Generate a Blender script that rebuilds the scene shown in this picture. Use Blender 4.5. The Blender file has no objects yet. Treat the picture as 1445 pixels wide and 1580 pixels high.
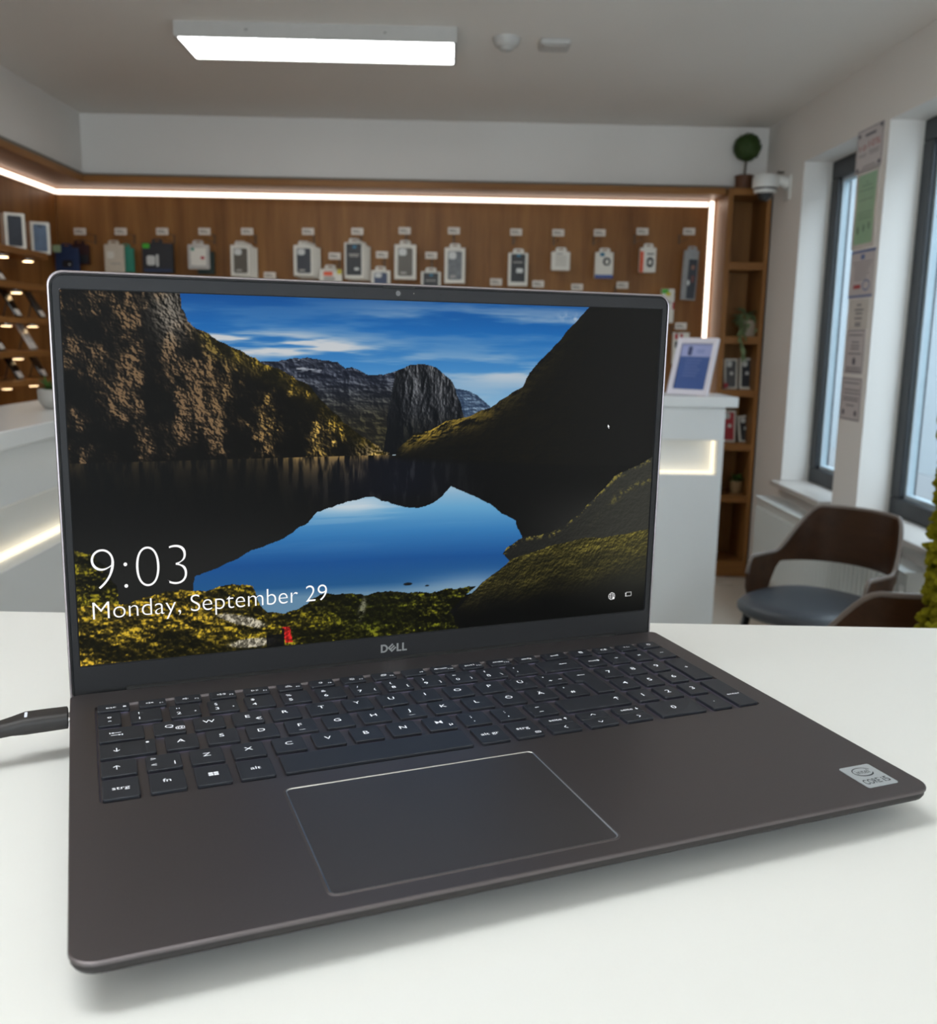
import bpy, bmesh, math, random
import numpy as np
from mathutils import Matrix, Vector

random.seed(7)
SC = bpy.context.scene
COL = SC.collection
R = math.radians

# ------------------------------------------------------------------ camera
H = 1.33                                   # camera height above the floor (m)
F, CX, CY = 1482.2, 722.5, 790.0           # focal length / centre in 1445x1580 pixels
_dy = np.array([(692 - CX) / F, (520 - CY) / F, 1.0]); _dy /= np.linalg.norm(_dy)
_dx = np.array([1.0, 0.0165, 0.0]); _dx -= (_dx @ _dy) * _dy; _dx /= np.linalg.norm(_dx)
_dz = np.cross(_dx, _dy)
CAMM = np.stack([_dx, _dy, _dz], 1)        # room axes (x right, y into the room, z up) in camera axes
cam_data = bpy.data.cameras.new('camera')
cam = bpy.data.objects.new('camera', cam_data); COL.objects.link(cam)
cam.matrix_world = Matrix((
    (CAMM[0][0], -CAMM[1][0], -CAMM[2][0], 0),
    (CAMM[0][1], -CAMM[1][1], -CAMM[2][1], 0),
    (CAMM[0][2], -CAMM[1][2], -CAMM[2][2], H), (0, 0, 0, 1)))
cam_data.sensor_fit = 'HORIZONTAL'; cam_data.sensor_width = 36.0
cam_data.lens = F / 1445 * 36.0
cam_data.clip_start = 0.02; cam_data.clip_end = 60
cam_data.dof.use_dof = True
cam_data.dof.focus_distance = 0.52
cam_data.dof.aperture_fstop = 17
SC.camera = cam

# ------------------------------------------------------------------ world, exposure
SC.view_settings.view_transform = 'Standard'
SC.view_settings.look = 'None'
SC.view_settings.exposure = 0.0
SC.view_settings.gamma = 1.0
SC.view_settings.use_curve_mapping = False
SC.cycles.caustics_reflective = False; SC.cycles.caustics_refractive = False
world = bpy.data.worlds.new('overcast_sky'); SC.world = world
world.use_nodes = True
bg = world.node_tree.nodes['Background']
bg.inputs[0].default_value = (0.84, 0.92, 1.0, 1); bg.inputs[1].default_value = 7.4
PANEL_L = 13.0                             # radiance of the ceiling panels
LED_L = 3.6                                # radiance of the LED strips

# ------------------------------------------------------------------ helpers
def ray(x, y):
    return CAMM.T @ np.array([(x - CX) / F, (y - CY) / F, 1.0])
def P(x, y, X=None, Y=None, Z=None):       # the point of a photographed spot on a known plane of the room (Z relative to eye level)
    d = ray(x, y)
    k = X / d[0] if X is not None else Y / d[1] if Y is not None else Z / d[2]
    q = d * k
    return Vector((q[0], q[1], q[2] + H))

def lin(c):
    c = c / 255.0
    return c / 12.92 if c <= 0.04045 else ((c + 0.055) / 1.055) ** 2.4
def rgb(r, g, b): return (lin(r), lin(g), lin(b), 1)

MATS = {}
def mat(name, col, rough=0.5, metal=0.0, var=0.06, scale=30.0, stretch=None, bump=0.0, emit=None, es=0.0, coat=0.0, spec=0.5, trans=0.0):
    if name in MATS: return MATS[name]
    m = bpy.data.materials.new(name); m.use_nodes = True
    nt = m.node_tree; b = nt.nodes['Principled BSDF']
    b.inputs['Roughness'].default_value = rough
    b.inputs['Metallic'].default_value = metal
    b.inputs['Specular IOR Level'].default_value = spec
    b.inputs['Coat Weight'].default_value = coat
    b.inputs['Transmission Weight'].default_value = trans
    if emit:
        b.inputs['Emission Color'].default_value = emit; b.inputs['Emission Strength'].default_value = es
    tc = nt.nodes.new('ShaderNodeTexCoord'); mp = nt.nodes.new('ShaderNodeMapping')
    mp.inputs['Scale'].default_value = stretch or (1, 1, 1)
    nz = nt.nodes.new('ShaderNodeTexNoise'); nz.inputs['Scale'].default_value = scale
    nz.inputs['Detail'].default_value = 4
    mx = nt.nodes.new('ShaderNodeMix'); mx.data_type = 'RGBA'
    mx.inputs['A'].default_value = tuple(c * (1 - var) for c in col[:3]) + (1,)
    mx.inputs['B'].default_value = tuple(min(1, c * (1 + var)) for c in col[:3]) + (1,)
    nt.links.new(tc.outputs['Object'], mp.inputs['Vector']); nt.links.new(mp.outputs[0], nz.inputs['Vector'])
    nt.links.new(nz.outputs['Fac'], mx.inputs['Factor']); nt.links.new(mx.outputs['Result'], b.inputs['Base Color'])
    if bump:
        bp = nt.nodes.new('ShaderNodeBump'); bp.inputs['Strength'].default_value = bump; bp.inputs['Distance'].default_value = 0.002
        nt.links.new(nz.outputs['Fac'], bp.inputs['Height']); nt.links.new(bp.outputs[0], b.inputs['Normal'])
    MATS[name] = m
    return m

def emitter(name, col, s):
    if name in MATS: return MATS[name]
    m = bpy.data.materials.new(name); m.use_nodes = True
    nt = m.node_tree; nt.nodes.remove(nt.nodes['Principled BSDF'])
    e = nt.nodes.new('ShaderNodeEmission'); e.inputs[0].default_value = col; e.inputs[1].default_value = s
    nt.links.new(e.outputs[0], nt.nodes['Material Output'].inputs[0])
    MATS[name] = m
    return m

def wood(name, c1, c2, rough=0.45, axis='z'):
    m = bpy.data.materials.new(name); m.use_nodes = True
    nt = m.node_tree; b = nt.nodes['Principled BSDF']; b.inputs['Roughness'].default_value = rough; b.inputs['Specular IOR Level'].default_value = .25
    tc = nt.nodes.new('ShaderNodeTexCoord'); mp = nt.nodes.new('ShaderNodeMapping')
    mp.inputs['Scale'].default_value = {'z': (1, 1, .06), 'y': (1, .06, 1), 'x': (.06, 1, 1)}[axis]
    n1 = nt.nodes.new('ShaderNodeTexNoise'); n1.inputs['Scale'].default_value = 14; n1.inputs['Detail'].default_value = 6
    n2 = nt.nodes.new('ShaderNodeTexNoise'); n2.inputs['Scale'].default_value = 90; n2.inputs['Detail'].default_value = 3
    ad = nt.nodes.new('ShaderNodeMath'); ad.operation = 'MULTIPLY_ADD'; ad.inputs[1].default_value = .35
    cr = nt.nodes.new('ShaderNodeValToRGB')
    cr.color_ramp.elements[0].position = .38; cr.color_ramp.elements[0].color = c1
    cr.color_ramp.elements[1].position = .95; cr.color_ramp.elements[1].color = c2
    nt.links.new(tc.outputs['Object'], mp.inputs['Vector'])
    nt.links.new(mp.outputs[0], n1.inputs['Vector']); nt.links.new(mp.outputs[0], n2.inputs['Vector'])
    nt.links.new(n2.outputs['Fac'], ad.inputs[0]); nt.links.new(n1.outputs['Fac'], ad.inputs[2])
    nt.links.new(ad.outputs[0], cr.inputs['Fac']); nt.links.new(cr.outputs[0], b.inputs['Base Color'])
    MATS[name] = m
    return m

def tag(o, label=None, cat=None, group=None, kind=None):
    if label: o['label'] = label
    if cat: o['category'] = cat
    if group: o['group'] = group
    if kind: o['kind'] = kind
    return o

def thing(name, label, cat, loc=(0, 0, 0), rotz=0.0, group=None):
    o = bpy.data.objects.new(name, None); COL.objects.link(o)
    o.empty_display_size = .05
    o.location = loc; o.rotation_euler = (0, 0, rotz)
    return tag(o, label, cat, group)

def obj(name, bm, m, parent=None, smooth=False, loc=None, rot=None):
    if isinstance(bm, bpy.types.Mesh): me = bm
    else:
        bmesh.ops.recalc_face_normals(bm, faces=bm.faces)
        me = bpy.data.meshes.new(name); bm.to_mesh(me); bm.free()
        if smooth:
            for p in me.polygons: p.use_smooth = True
            if smooth == 'auto':
                me.set_sharp_from_angle(angle=R(40))
    if m is not None and not me.materials: me.materials.append(m)
    o = bpy.data.objects.new(name, me); COL.objects.link(o)
    if parent is not None: o.parent = parent
    if loc is not None: o.location = loc
    if rot is not None: o.rotation_euler = rot
    return o

def struct(name, bm, m, label=None, cat=None):
    o = obj(name, bm, m); return tag(o, label or ' '.join(name.split('_')), cat or name.split('_')[0], None, 'structure')

def box(bm, x0, x1, y0, y1, z0, z1, bev=0.0, seg=2):
    vs = [bm.verts.new(v) for v in ((x0, y0, z0), (x1, y0, z0), (x1, y1, z0), (x0, y1, z0), (x0, y0, z1), (x1, y0, z1), (x1, y1, z1), (x0, y1, z1))]
    fs = [bm.faces.new([vs[i] for i in f]) for f in ((0, 3, 2, 1), (4, 5, 6, 7), (0, 1, 5, 4), (1, 2, 6, 5), (2, 3, 7, 6), (3, 0, 4, 7))]
    if bev:
        es = list({e for f in fs for e in f.edges})
        bmesh.ops.bevel(bm, geom=es, offset=bev, segments=seg, profile=.5, affect='EDGES')
    return bm
def B(*a, **k): return box(bmesh.new(), *a, **k)

def rr(x0, x1, y0, y1, r, n=5):            # rounded rectangle, counter-clockwise
    rs = r if isinstance(r, (tuple, list)) else (r,) * 4
    out = []
    for (cx, cy, a0, q) in ((x1, y1, 0, rs[0]), (x0, y1, 90, rs[1]), (x0, y0, 180, rs[2]), (x1, y0, 270, rs[3])):
        sx = -1 if cx == x1 else 1; sy = -1 if cy == y1 else 1
        for i in range(n + 1):
            a = R(a0 + 90 * i / n)
            out.append((cx + sx * q + q * math.cos(a), cy + sy * q + q * math.sin(a)))
    return out

def loft(bm, loops, cap0=True, cap1=True, closed=True):
    L = [[bm.verts.new(v) for v in lp] for lp in loops]
    n = len(L[0])
    for a, b in zip(L, L[1:]):
        for i in range(n if closed else n - 1):
            j = (i + 1) % n
            bm.faces.new((a[i], a[j], b[j], b[i]))
    if cap0: bm.faces.new(list(reversed(L[0])))
    if cap1: bm.faces.new(L[-1])
    return bm

def rprism(x0, x1, y0, y1, z0, z1, r, bev=0.0, n=4, axis='z', bm=None):
    bm = bm or bmesh.new()
    z = [(z0, bev), (z0 + bev, 0), (z1 - bev, 0), (z1, bev)] if bev else [(z0, 0), (z1, 0)]
    loops = []
    for h, i in z:
        pts = rr(x0 + i, x1 - i, y0 + i, y1 - i, max(r - i, 1e-4), n)
        if axis == 'z': loops.append([(a, b, h) for a, b in pts])
        elif axis == 'y': loops.append([(a, -h, b) for a, b in pts])      # faces -y: h grows towards the viewer
        else: loops.append([(h, a, b) for a, b in pts])
    return loft(bm, loops)

def lathe(bm, prof, n=24, cx=0, cy=0):
    loops = [[(cx + r * math.cos(2 * math.pi * i / n), cy + r * math.sin(2 * math.pi * i / n), z) for i in range(n)] for r, z in prof]
    return loft(bm, loops)

def tube(bm, pts, rad, n=10, caps=True):
    pts = [Vector(p) for p in pts]
    rads = rad if isinstance(rad, (list, tuple)) else [rad] * len(pts)
    loops = []; up = Vector((0, 0, 1))
    for i, p in enumerate(pts):
        d = (pts[min(i + 1, len(pts) - 1)] - pts[max(i - 1, 0)]).normalized()
        a = d.cross(up)
        if a.length < 1e-3: a = d.cross(Vector((1, 0, 0)))
        a.normalize(); b = a.cross(d)
        loops.append([tuple(p + (a * math.cos(2 * math.pi * k / n) + b * math.sin(2 * math.pi * k / n)) * rads[i]) for k in range(n)])
    return loft(bm, loops, caps, caps)

_txt = {}
def text_mesh(s, offset=0.0):
    key = (s, offset)
    if key not in _txt:
        cu = bpy.data.curves.new('legend', 'FONT'); cu.body = s; cu.size = 1; cu.offset = offset; cu.resolution_u = 3 if offset > -.004 else 10
        o = bpy.data.objects.new('legend', cu); COL.objects.link(o)
        dg = bpy.context.evaluated_depsgraph_get(); dg.update()
        me = bpy.data.meshes.new_from_object(o.evaluated_get(dg))
        bpy.data.objects.remove(o); bpy.data.curves.remove(cu)
        co = np.empty(len(me.vertices) * 3); me.vertices.foreach_get('co', co); co = co.reshape(-1, 3)
        fs = [tuple(p.vertices) for p in me.polygons]
        bpy.data.meshes.remove(me)
        _txt[key] = (co, fs)
    return _txt[key]
def prewarm(items):                         # turn all lettering into outlines in one go
    obs = []
    for s, offset in items:
        cu = bpy.data.curves.new('legend', 'FONT'); cu.body = s; cu.size = 1; cu.offset = offset; cu.resolution_u = 3 if offset > -.004 else 10
        o = bpy.data.objects.new('legend', cu); COL.objects.link(o); obs.append((s, offset, o, cu))
    dg = bpy.context.evaluated_depsgraph_get(); dg.update()
    for s, offset, o, cu in obs:
        me = bpy.data.meshes.new_from_object(o.evaluated_get(dg))
        co = np.empty(len(me.vertices) * 3); me.vertices.foreach_get('co', co)
        _txt[(s, offset)] = (co.reshape(-1, 3), [tuple(p.vertices) for p in me.polygons])
        bpy.data.meshes.remove(me)
    for s, offset, o, cu in obs: bpy.data.objects.remove(o); bpy.data.curves.remove(cu)
prewarm([(c, .003) for c in ['esc', 'druck', 'pos1', 'ende', 'einfg', 'entf', 'CE', '+/-', 'num', '÷', '×', '@', '€', 'µ', 'enter', 'strg', 'fn', 'alt', 'alt gr', 'seite', 'ß', '²', '³', '§']
         + ['F%d' % i for i in range(1, 13)] + list('!$%&/()=?1234567890{[]}\\QWERTYUIOPÜASDFGHJKLÖÄZXCVBNM+#<>|;:')]
        + [('H', 0.0), ('10', 0.0), ('10%', 0.0), ('intel', 0.0), ('CORE', .012), ('i5', .012), ('9:03', -.030), ('Monday, September 29', -.013)])
CAPH = None
def text_poly(s, height=None, box_=None, center=None, left=None, z=0.0, offset=0.0, sx=1.0):
    """-> verts, faces of flat lettering in the xy plane"""
    global CAPH
    if CAPH is None:
        c, _ = text_mesh('H'); CAPH = c[:, 1].max() - c[:, 1].min()
    co, fs = text_mesh(s, offset); co = co.copy()
    if len(co) == 0: return [], []
    if box_:
        x0, x1, y0, y1 = box_
        mn, mx = co.min(0), co.max(0)
        co[:, 0] = x0 + (co[:, 0] - mn[0]) / (mx[0] - mn[0]) * (x1 - x0)
        co[:, 1] = y0 + (co[:, 1] - mn[1]) / (mx[1] - mn[1]) * (y1 - y0)
    else:
        co *= height / CAPH; co[:, 0] *= sx
        mn, mx = co.min(0), co.max(0)
        if center is not None:
            co[:, 0] += center[0] - (mn[0] + mx[0]) / 2; co[:, 1] += center[1] - height / 2
        elif left is not None:
            co[:, 0] += left[0] - mn[0]; co[:, 1] += left[1]
    co[:, 2] = z
    return [tuple(v) for v in co], fs
class Flat:                                 # collects flat lettering / symbols as one mesh
    def __init__(s): s.v = []; s.f = []
    def add(s, v, f):
        n = len(s.v); s.v += list(v); s.f += [tuple(i + n for i in q) for q in f]; return s
    def text(s, *a, **k): return s.add(*text_poly(*a, **k))
    def poly(s, pts, z=0.0): return s.add([(x, y, z) for x, y in pts], [tuple(range(len(pts)))])
    def rect(s, x0, x1, y0, y1, z=0.0): return s.poly(((x0, y0), (x1, y0), (x1, y1), (x0, y1)), z)
    def line(s, pts, w, z=0.0):
        for a, b in zip(pts, pts[1:]):
            d = Vector((b[0] - a[0], b[1] - a[1])); 
            if d.length < 1e-9: continue
            n = Vector((-d.y, d.x)).normalized() * w / 2
            s.poly(((a[0] - n.x, a[1] - n.y), (b[0] - n.x, b[1] - n.y), (b[0] + n.x, b[1] + n.y), (a[0] + n.x, a[1] + n.y)), z)
        return s
    def ring(s, cx, cy, rx, ry, w, z=0.0, a0=0, a1=360, n=24):
        k = int(n * (a1 - a0) / 360); pts = [(cx + rx * math.cos(R(a0 + (a1 - a0) * i / k)), cy + ry * math.sin(R(a0 + (a1 - a0) * i / k))) for i in range(k + 1)]
        return s.line(pts, w, z)
    def disc(s, cx, cy, r, z=0.0, n=16): return s.poly([(cx + r * math.cos(2 * math.pi * i / n), cy + r * math.sin(2 * math.pi * i / n)) for i in range(n)], z)
    def mesh(s, name, xf=None):
        me = bpy.data.meshes.new(name)
        v = [xf(*p) for p in s.v] if xf else s.v
        me.from_pydata(v, [], s.f); return me
def upright(x, y, z): return (x, -z, y)     # flat lettering -> on a face looking towards -y (z lifts it off the face)

# ------------------------------------------------------------------ materials
M_wall = mat('white_wall_paint', rgb(236, 232, 227), .85, var=.02, scale=3)
M_ceil = mat('white_ceiling_paint', rgb(236, 231, 225), .9, var=.02, scale=2)
M_laminate = mat('white_laminate', rgb(234, 234, 230), .32, var=.015, scale=12, bump=.02)
M_counter = mat('white_lacquer', rgb(240, 242, 242), .25, var=.015, scale=6)
M_wood = wood('oak_panel', rgb(114, 73, 35), rgb(164, 115, 64))
M_wood_y = wood('oak_board_along', rgb(114, 73, 35), rgb(164, 115, 64), axis='y')
M_wood_x = wood('oak_board_across', rgb(114, 73, 35), rgb(164, 115, 64), axis='x')
M_floor = wood('pale_floor_plank', rgb(186, 178, 166), rgb(214, 207, 196), .4, 'x')
M_anthracite = mat('anthracite_frame', rgb(38, 42, 47), .4)
M_white = mat('white_plastic', rgb(226, 226, 222), .35, var=.02)
M_card = mat('white_carton', rgb(224, 219, 208), .5, var=.03)
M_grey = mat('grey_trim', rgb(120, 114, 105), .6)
M_black = mat('black_plastic', rgb(22, 22, 24), .4)
M_metal = mat('steel_wire', rgb(170, 168, 165), .3, 1.0)
M_led = emitter('warm_led', (1.0, .80, .66, 1), LED_L)
M_ledc = emitter('counter_led', (1.0, .86, .62, 1), 1.6)
M_panel = emitter('panel_diffuser', (.97, 1.0, 1.0, 1), PANEL_L)
M_puck = emitter('puck_lens', (1.0, .70, .38, 1), 9.0)
M_gap_shade = mat('gap_shade', rgb(46, 40, 36), .8)

# ------------------------------------------------------------------ room shell  (zz: height relative to eye level -> world)
def zz(z): return z + H
CEIL = zz(1.15)
XL, XR, YB, YF = -2.20, 1.735, 5.62, -2.6   # left wall, right wall, back wall, rear wall
struct('floor', B(XL - .2, XR + .3, YF - .2, YB + .3, -.06, -.006), mat('floor_screed', rgb(200, 192, 180), .6), 'pale grey floor under the planks')
FLOOR = bpy.data.objects['floor']
pw, pl = .19, 1.2
pm = B(0, pl - .004, 0, pw - .004, -.006, 0, .0012, 1); pme = bpy.data.meshes.new('plank'); pm.to_mesh(pme); pm.free(); pme.materials.append(M_floor)
for r_ in range(16):
    for c_ in range(3):
        x = -.7 + c_ * pl + (r_ * .43) % pl * .5 - .1
        if x + pl > XR: continue
        o = bpy.data.objects.new('plank', pme); COL.objects.link(o); o.parent = FLOOR; o.location = (x, 2.5 + r_ * pw, 0)
struct('ceiling', B(XL - .2, XR + .3, YF - .2, YB + .3, CEIL, CEIL + .1), M_ceil, 'plain white ceiling')
struct('wall_left', B(XL - .2, XL, YF - .2, YB + .3, -.006, CEIL), M_wall, 'white left wall')
struct('wall_back', B(XL - .2, XR + .3, YB, YB + .3, -.006, CEIL), M_wall, 'white back wall')
W3 = (-1.6, 1.4, .10, 2.25)                 # unseen shop front glazing added behind the camera for fill daylight: x0, x1, z0, z1
bm = bmesh.new()
box(bm, XL - .2, W3[0], YF - .2, YF, -.006, CEIL); box(bm, W3[1], XR + .3, YF - .2, YF, -.006, CEIL)
box(bm, W3[0], W3[1], YF - .2, YF, -.006, W3[2]); box(bm, W3[0], W3[1], YF - .2, YF, W3[3], CEIL)
struct('wall_rear', bm, M_wall, 'white rear wall with the added shop front window')
# right wall: two seen window openings, two unseen ones added for daylight
W1 = (4.24, 4.91); W2 = (3.05, 3.98); W4 = (1.86, 2.79); W5 = (.67, 1.60); WB, WT = zz(-.715), zz(.875); XW = 1.875
bm = bmesh.new()
for a, b in ((W1[1], YB + .3), (W2[1], W1[0]), (W4[1], W2[0]), (W5[1], W4[0]), (YF - .2, W5[0])): box(bm, XR, XR + .2, a, b, -.006, CEIL)
for a, b in (W1, W2, W4, W5):
    box(bm, XR, XR + .2, a, b, -.006, WB); box(bm, XR, XR + .2, a, b, WT, CEIL)
struct('wall_right', bm, M_wall, 'white right wall with tall window openings')
# bulkheads above the panelling
struct('trim_1', B(-1.995, XR, 5.5, YB, zz(.845), CEIL), M_wall, 'white bulkhead above the back panelling', 'bulkhead')
struct('trim_2', B(XL, -1.995, -1.0, YB, zz(.845), CEIL), M_wall, 'white bulkhead above the left panelling', 'bulkhead')
struct('trim_3', B(-1.97, XR, 5.46, 5.60, zz(.814), zz(.836)), M_grey, 'grey trim board under the back bulkhead', 'trim')
struct('trim_4', B(XL + .02, -1.97, -1.0, 5.60, zz(.814), zz(.836)), M_grey, 'grey trim board under the left bulkhead', 'trim')

# windows
def thin_glass(name, tint, gloss=.06):
    m = bpy.data.materials.new(name); m.use_nodes = True; nt = m.node_tree; nt.nodes.remove(nt.nodes['Principled BSDF'])
    tr = nt.nodes.new('ShaderNodeBsdfTransparent'); tr.inputs[0].default_value = tint
    gl = nt.nodes.new('ShaderNodeBsdfGlossy'); gl.inputs['Roughness'].default_value = .05
    mx = nt.nodes.new('ShaderNodeMixShader'); mx.inputs[0].default_value = gloss
    nt.links.new(tr.outputs[0], mx.inputs[1]); nt.links.new(gl.outputs[0], mx.inputs[2]); nt.links.new(mx.outputs[0], nt.nodes['Material Output'].inputs[0])
    return m
M_glass = thin_glass('side_window_glass', (.90, .95, .97, 1)); M_clear = thin_glass('clear_glass', (.96, .98, .98, 1))
M_seal = mat('pale_window_bead', rgb(176, 190, 198), .5)
def window(n, y0, y1):
    w = thing('window_%d' % n, ('narrow far window with dark grey frame beside the wall posters', 'dark framed near window at the right edge of the photo', '', 'added dark framed window beside the moss divider, unseen, for more daylight', 'added dark framed window right of the counter, unseen, for more daylight')[n - 1], 'window', (XW, (y0 + y1) / 2, WB))
    w['kind'] = 'structure'
    h = WT - WB; a, b = y0 - (y0 + y1) / 2, y1 - (y0 + y1) / 2; t = .085
    bm = bmesh.new()
    box(bm, 0, .07, a, b, 0, t, .006); box(bm, 0, .07, a, b, h - t, h, .006)
    box(bm, 0, .07, a, a + t, t, h - t, .006); box(bm, 0, .07, b - t, b, t, h - t, .006)
    obj('window_frame', bm, M_anthracite, w)
    bm = bmesh.new(); q = .018
    box(bm, .02, .05, a + t, b - t, t, t + q); box(bm, .02, .05, a + t, b - t, h - t - q, h - t)
    box(bm, .02, .05, a + t, a + t + q, t + q, h - t - q); box(bm, .02, .05, b - t - q, b - t, t + q, h - t - q)
    obj('glazing_bead', bm, M_seal, w)
    obj('pane', B(.033, .038, a + t + q, b - t - q, t + q, h - t - q), M_glass, w)
    return w
window(1, *W1); window(2, *W2); window(4, *W4); window(5, *W5)
w3 = thing('window_3', 'added wide shop front window, unseen behind the camera', 'window', ((W3[0] + W3[1]) / 2, YF - .1, W3[2])); w3['kind'] = 'structure'
a_, h_ = (W3[1] - W3[0]) / 2, W3[3] - W3[2]
bm = bmesh.new(); box(bm, -a_, a_, -.03, .03, 0, .06); box(bm, -a_, a_, -.03, .03, h_ - .06, h_); box(bm, -a_, -a_ + .06, -.03, .03, .06, h_ - .06); box(bm, a_ - .06, a_, -.03, .03, .06, h_ - .06); box(bm, -.03, .03, -.03, .03, .06, h_ - .06)
obj('window_frame', bm, M_anthracite, w3)
for sx in (0, 1): obj('pane', B(-a_ + .06 if not sx else .03, -.03 if not sx else a_ - .06, -.004, .004, .06, h_ - .06), M_clear, w3)
ld = bpy.data.lights.new('window_portal', 'AREA'); ld.shape = 'RECTANGLE'; ld.size = 2 * a_; ld.size_y = h_; ld.cycles.is_portal = True
lo = bpy.data.objects.new('window_portal', ld); COL.objects.link(lo); lo.location = ((W3[0] + W3[1]) / 2, YF - .15, W3[2] + h_ / 2); lo.rotation_euler = (R(90), 0, 0)
for n, (a, b) in enumerate((W1, W2)):
    s = obj('window_sill', B(XR - .06, XW - .002, a + .002, b - .002, WB - .012, WB + .012, .003), mat('stone_sill', rgb(196, 190, 184), .35, var=.05, scale=80))
    tag(s, ('pale stone sill of the far window above the radiator', 'pale stone sill of the near window behind the chair')[n], 'window sill', None)
# house and lane added outside to dim the view through the side windows
fb = thing('added_house', 'added house front outside the side windows, dims the view', 'building', (4.6, 3.0, 0))
obj('house_wall', B(0, .4, -6, 18, -.5, 3.4), mat('pale_render', rgb(102, 107, 110), .9, var=.06, scale=2, spec=.1), fb)
obj('eaves', B(-.25, .5, -6, 18, 3.4, 3.5), mat('eaves_grey', rgb(110, 112, 114), .8), fb)
obj('house_plinth', B(-.03, 0, -6, 18, -.5, .1), mat('plinth_grey', rgb(96, 98, 100), .9), fb)
struct('trim_5', B(XR + .205, 4.6, -3, 21, -.56, -.5), mat('lane_paving', rgb(120, 122, 122), .9, var=.1, scale=4), 'added grey paved lane outside the side windows', 'lane')
# light enters the openings: portals guide the sky light
for a, b in (W1, W2, W4, W5):
    ld = bpy.data.lights.new('window_portal', 'AREA'); ld.shape = 'RECTANGLE'; ld.size = (b - a); ld.size_y = WT - WB
    ld.cycles.is_portal = True
    lo = bpy.data.objects.new('window_portal', ld); COL.objects.link(lo)
    lo.location = (XW + .09, (a + b) / 2, (WB + WT) / 2); lo.rotation_euler = (R(90), 0, R(90))

# ------------------------------------------------------------------ ceiling fittings
M_alu = mat('pale_panel_frame', rgb(196, 194, 190), .45)
def ceiling_panel(y0, y1, label):
    x0, x1 = -1.035, .005
    t = thing('ceiling_panel_light', label, 'ceiling light', ((x0 + x1) / 2, (y0 + y1) / 2, CEIL - .055), group='ceiling panel lights')
    a, b = (x1 - x0) / 2, (y1 - y0) / 2
    bm = bmesh.new(); f = .012
    box(bm, -a - f, a + f, -b - f, -b, 0, .055); box(bm, -a - f, a + f, b, b + f, 0, .055)
    box(bm, -a - f, -a, -b, b, 0, .055); box(bm, a, a + f, -b, b, 0, .055)
    obj('frame', bm, M_alu, t)
    obj('diffuser', B(-a, a, -b, b, .004, .012), M_panel, t)
    bm = bmesh.new(); box(bm, -a, a, -b, b, .03, .055); obj('housing', bm, M_alu, t)
    for sx in (-.5, .5): obj('screw', lathe(bmesh.new(), [(.006, .026), (.006, .030)], 10, sx * a, -b - f - .002), M_metal, t)
ceiling_panel(3.90, 4.19, 'long bright white ceiling panel light seen above the shelves')
ceiling_panel(.17, .46, 'matching ceiling panel light straight above the laptop, out of the photo')
q = P(781, 72, Z=1.12)
t = thing('smoke_detector', 'round white smoke detector on the ceiling beside the panel light', 'smoke detector', (q.x, q.y, CEIL - .035))
obj('body', lathe(bmesh.new(), [(.030, 0), (.046, .008), (.052, .02), (.055, .035)], 28), M_alu, t, 'auto')
obj('sensor_cap', lathe(bmesh.new(), [(.012, -.012), (.024, -.008), (.028, 0)], 20), M_alu, t, 'auto')
q = P(855, 74, Z=1.13)
t = thing('ceiling_cover_plate', 'flat rectangular white cover plate on the ceiling right of the smoke detector', 'cover plate', (q.x, q.y, CEIL - .02))
obj('plate', rprism(-.06, .06, -.06, .06, 0, .02, .012, .004), M_alu, t)
obj('inner_cover', rprism(-.045, .045, -.045, .045, -.004, 0, .008, .001), M_alu, t)

# ------------------------------------------------------------------ wooden panelling, boards and LED strips
YP, YS = 5.60, 5.34                          # panel face, front edge of the boards and shelf unit
XP, XS = -2.19, -1.94                        # the same on the left wall
ZT = zz(.81)
tag(obj('wood_panelling', B(XP + .001, 1.489, YP, YB - .002, 0, zz(.812)), M_wood), 'brown oak panelling on the back wall behind the hanging packages', 'wall panel')
tag(obj('wood_panelling', B(XL + .002, XP, -1.0, YP, 0, zz(.812)), M_wood), 'brown oak panelling on the left wall behind the phone shelves', 'wall panel')
tag(obj('top_board', B(XS, 1.475, YS, YP, ZT - .035, ZT, .002, 1), M_wood_x), 'long oak board capping the back panelling above the light strip', 'board')
tag(obj('top_board', B(XP, XS, -1.0, YP, ZT - .035, ZT, .002, 1), M_wood_y), 'long oak board capping the left panelling above the light strip', 'board')
M_chan = mat('led_channel', rgb(200, 190, 180), .4)
def led_strip(label, a, b, axis):
    t = thing('led_strip', label, 'light strip', a, group='light strips around the panelling')
    d = Vector(b) - Vector(a); w = .0145
    if axis == 'x': ch = (0, d.x, -.008, 0, -w, w); di = (.002, d.x - .002, -.012, -.008, -w + .003, w - .003)
    elif axis == 'y': ch = (0, .008, 0, d.y, -w, w); di = (.008, .012, .002, d.y - .002, -w + .003, w - .003)
    else: ch = (-w, w, -.008, 0, d.z, 0); di = (-w + .003, w - .003, -.012, -.008, d.z + .002, -.002)
    obj('channel', B(*ch), M_chan, t); obj('diffuser', B(*di), M_led, t)
ZL = zz(.756)
led_strip('bright horizontal light strip along the top of the back panelling', (XP + .012, YP, ZL), (1.449, YP, ZL), 'x')
led_strip('bright horizontal light strip along the top of the left panelling', (XP, -.9, ZL), (XP, YP - .012, ZL), 'y')
led_strip('bright vertical light strip at the right end of the back panelling', (1.469, YP, ZL + .019), (1.469, YP, .05), 'z')

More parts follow.
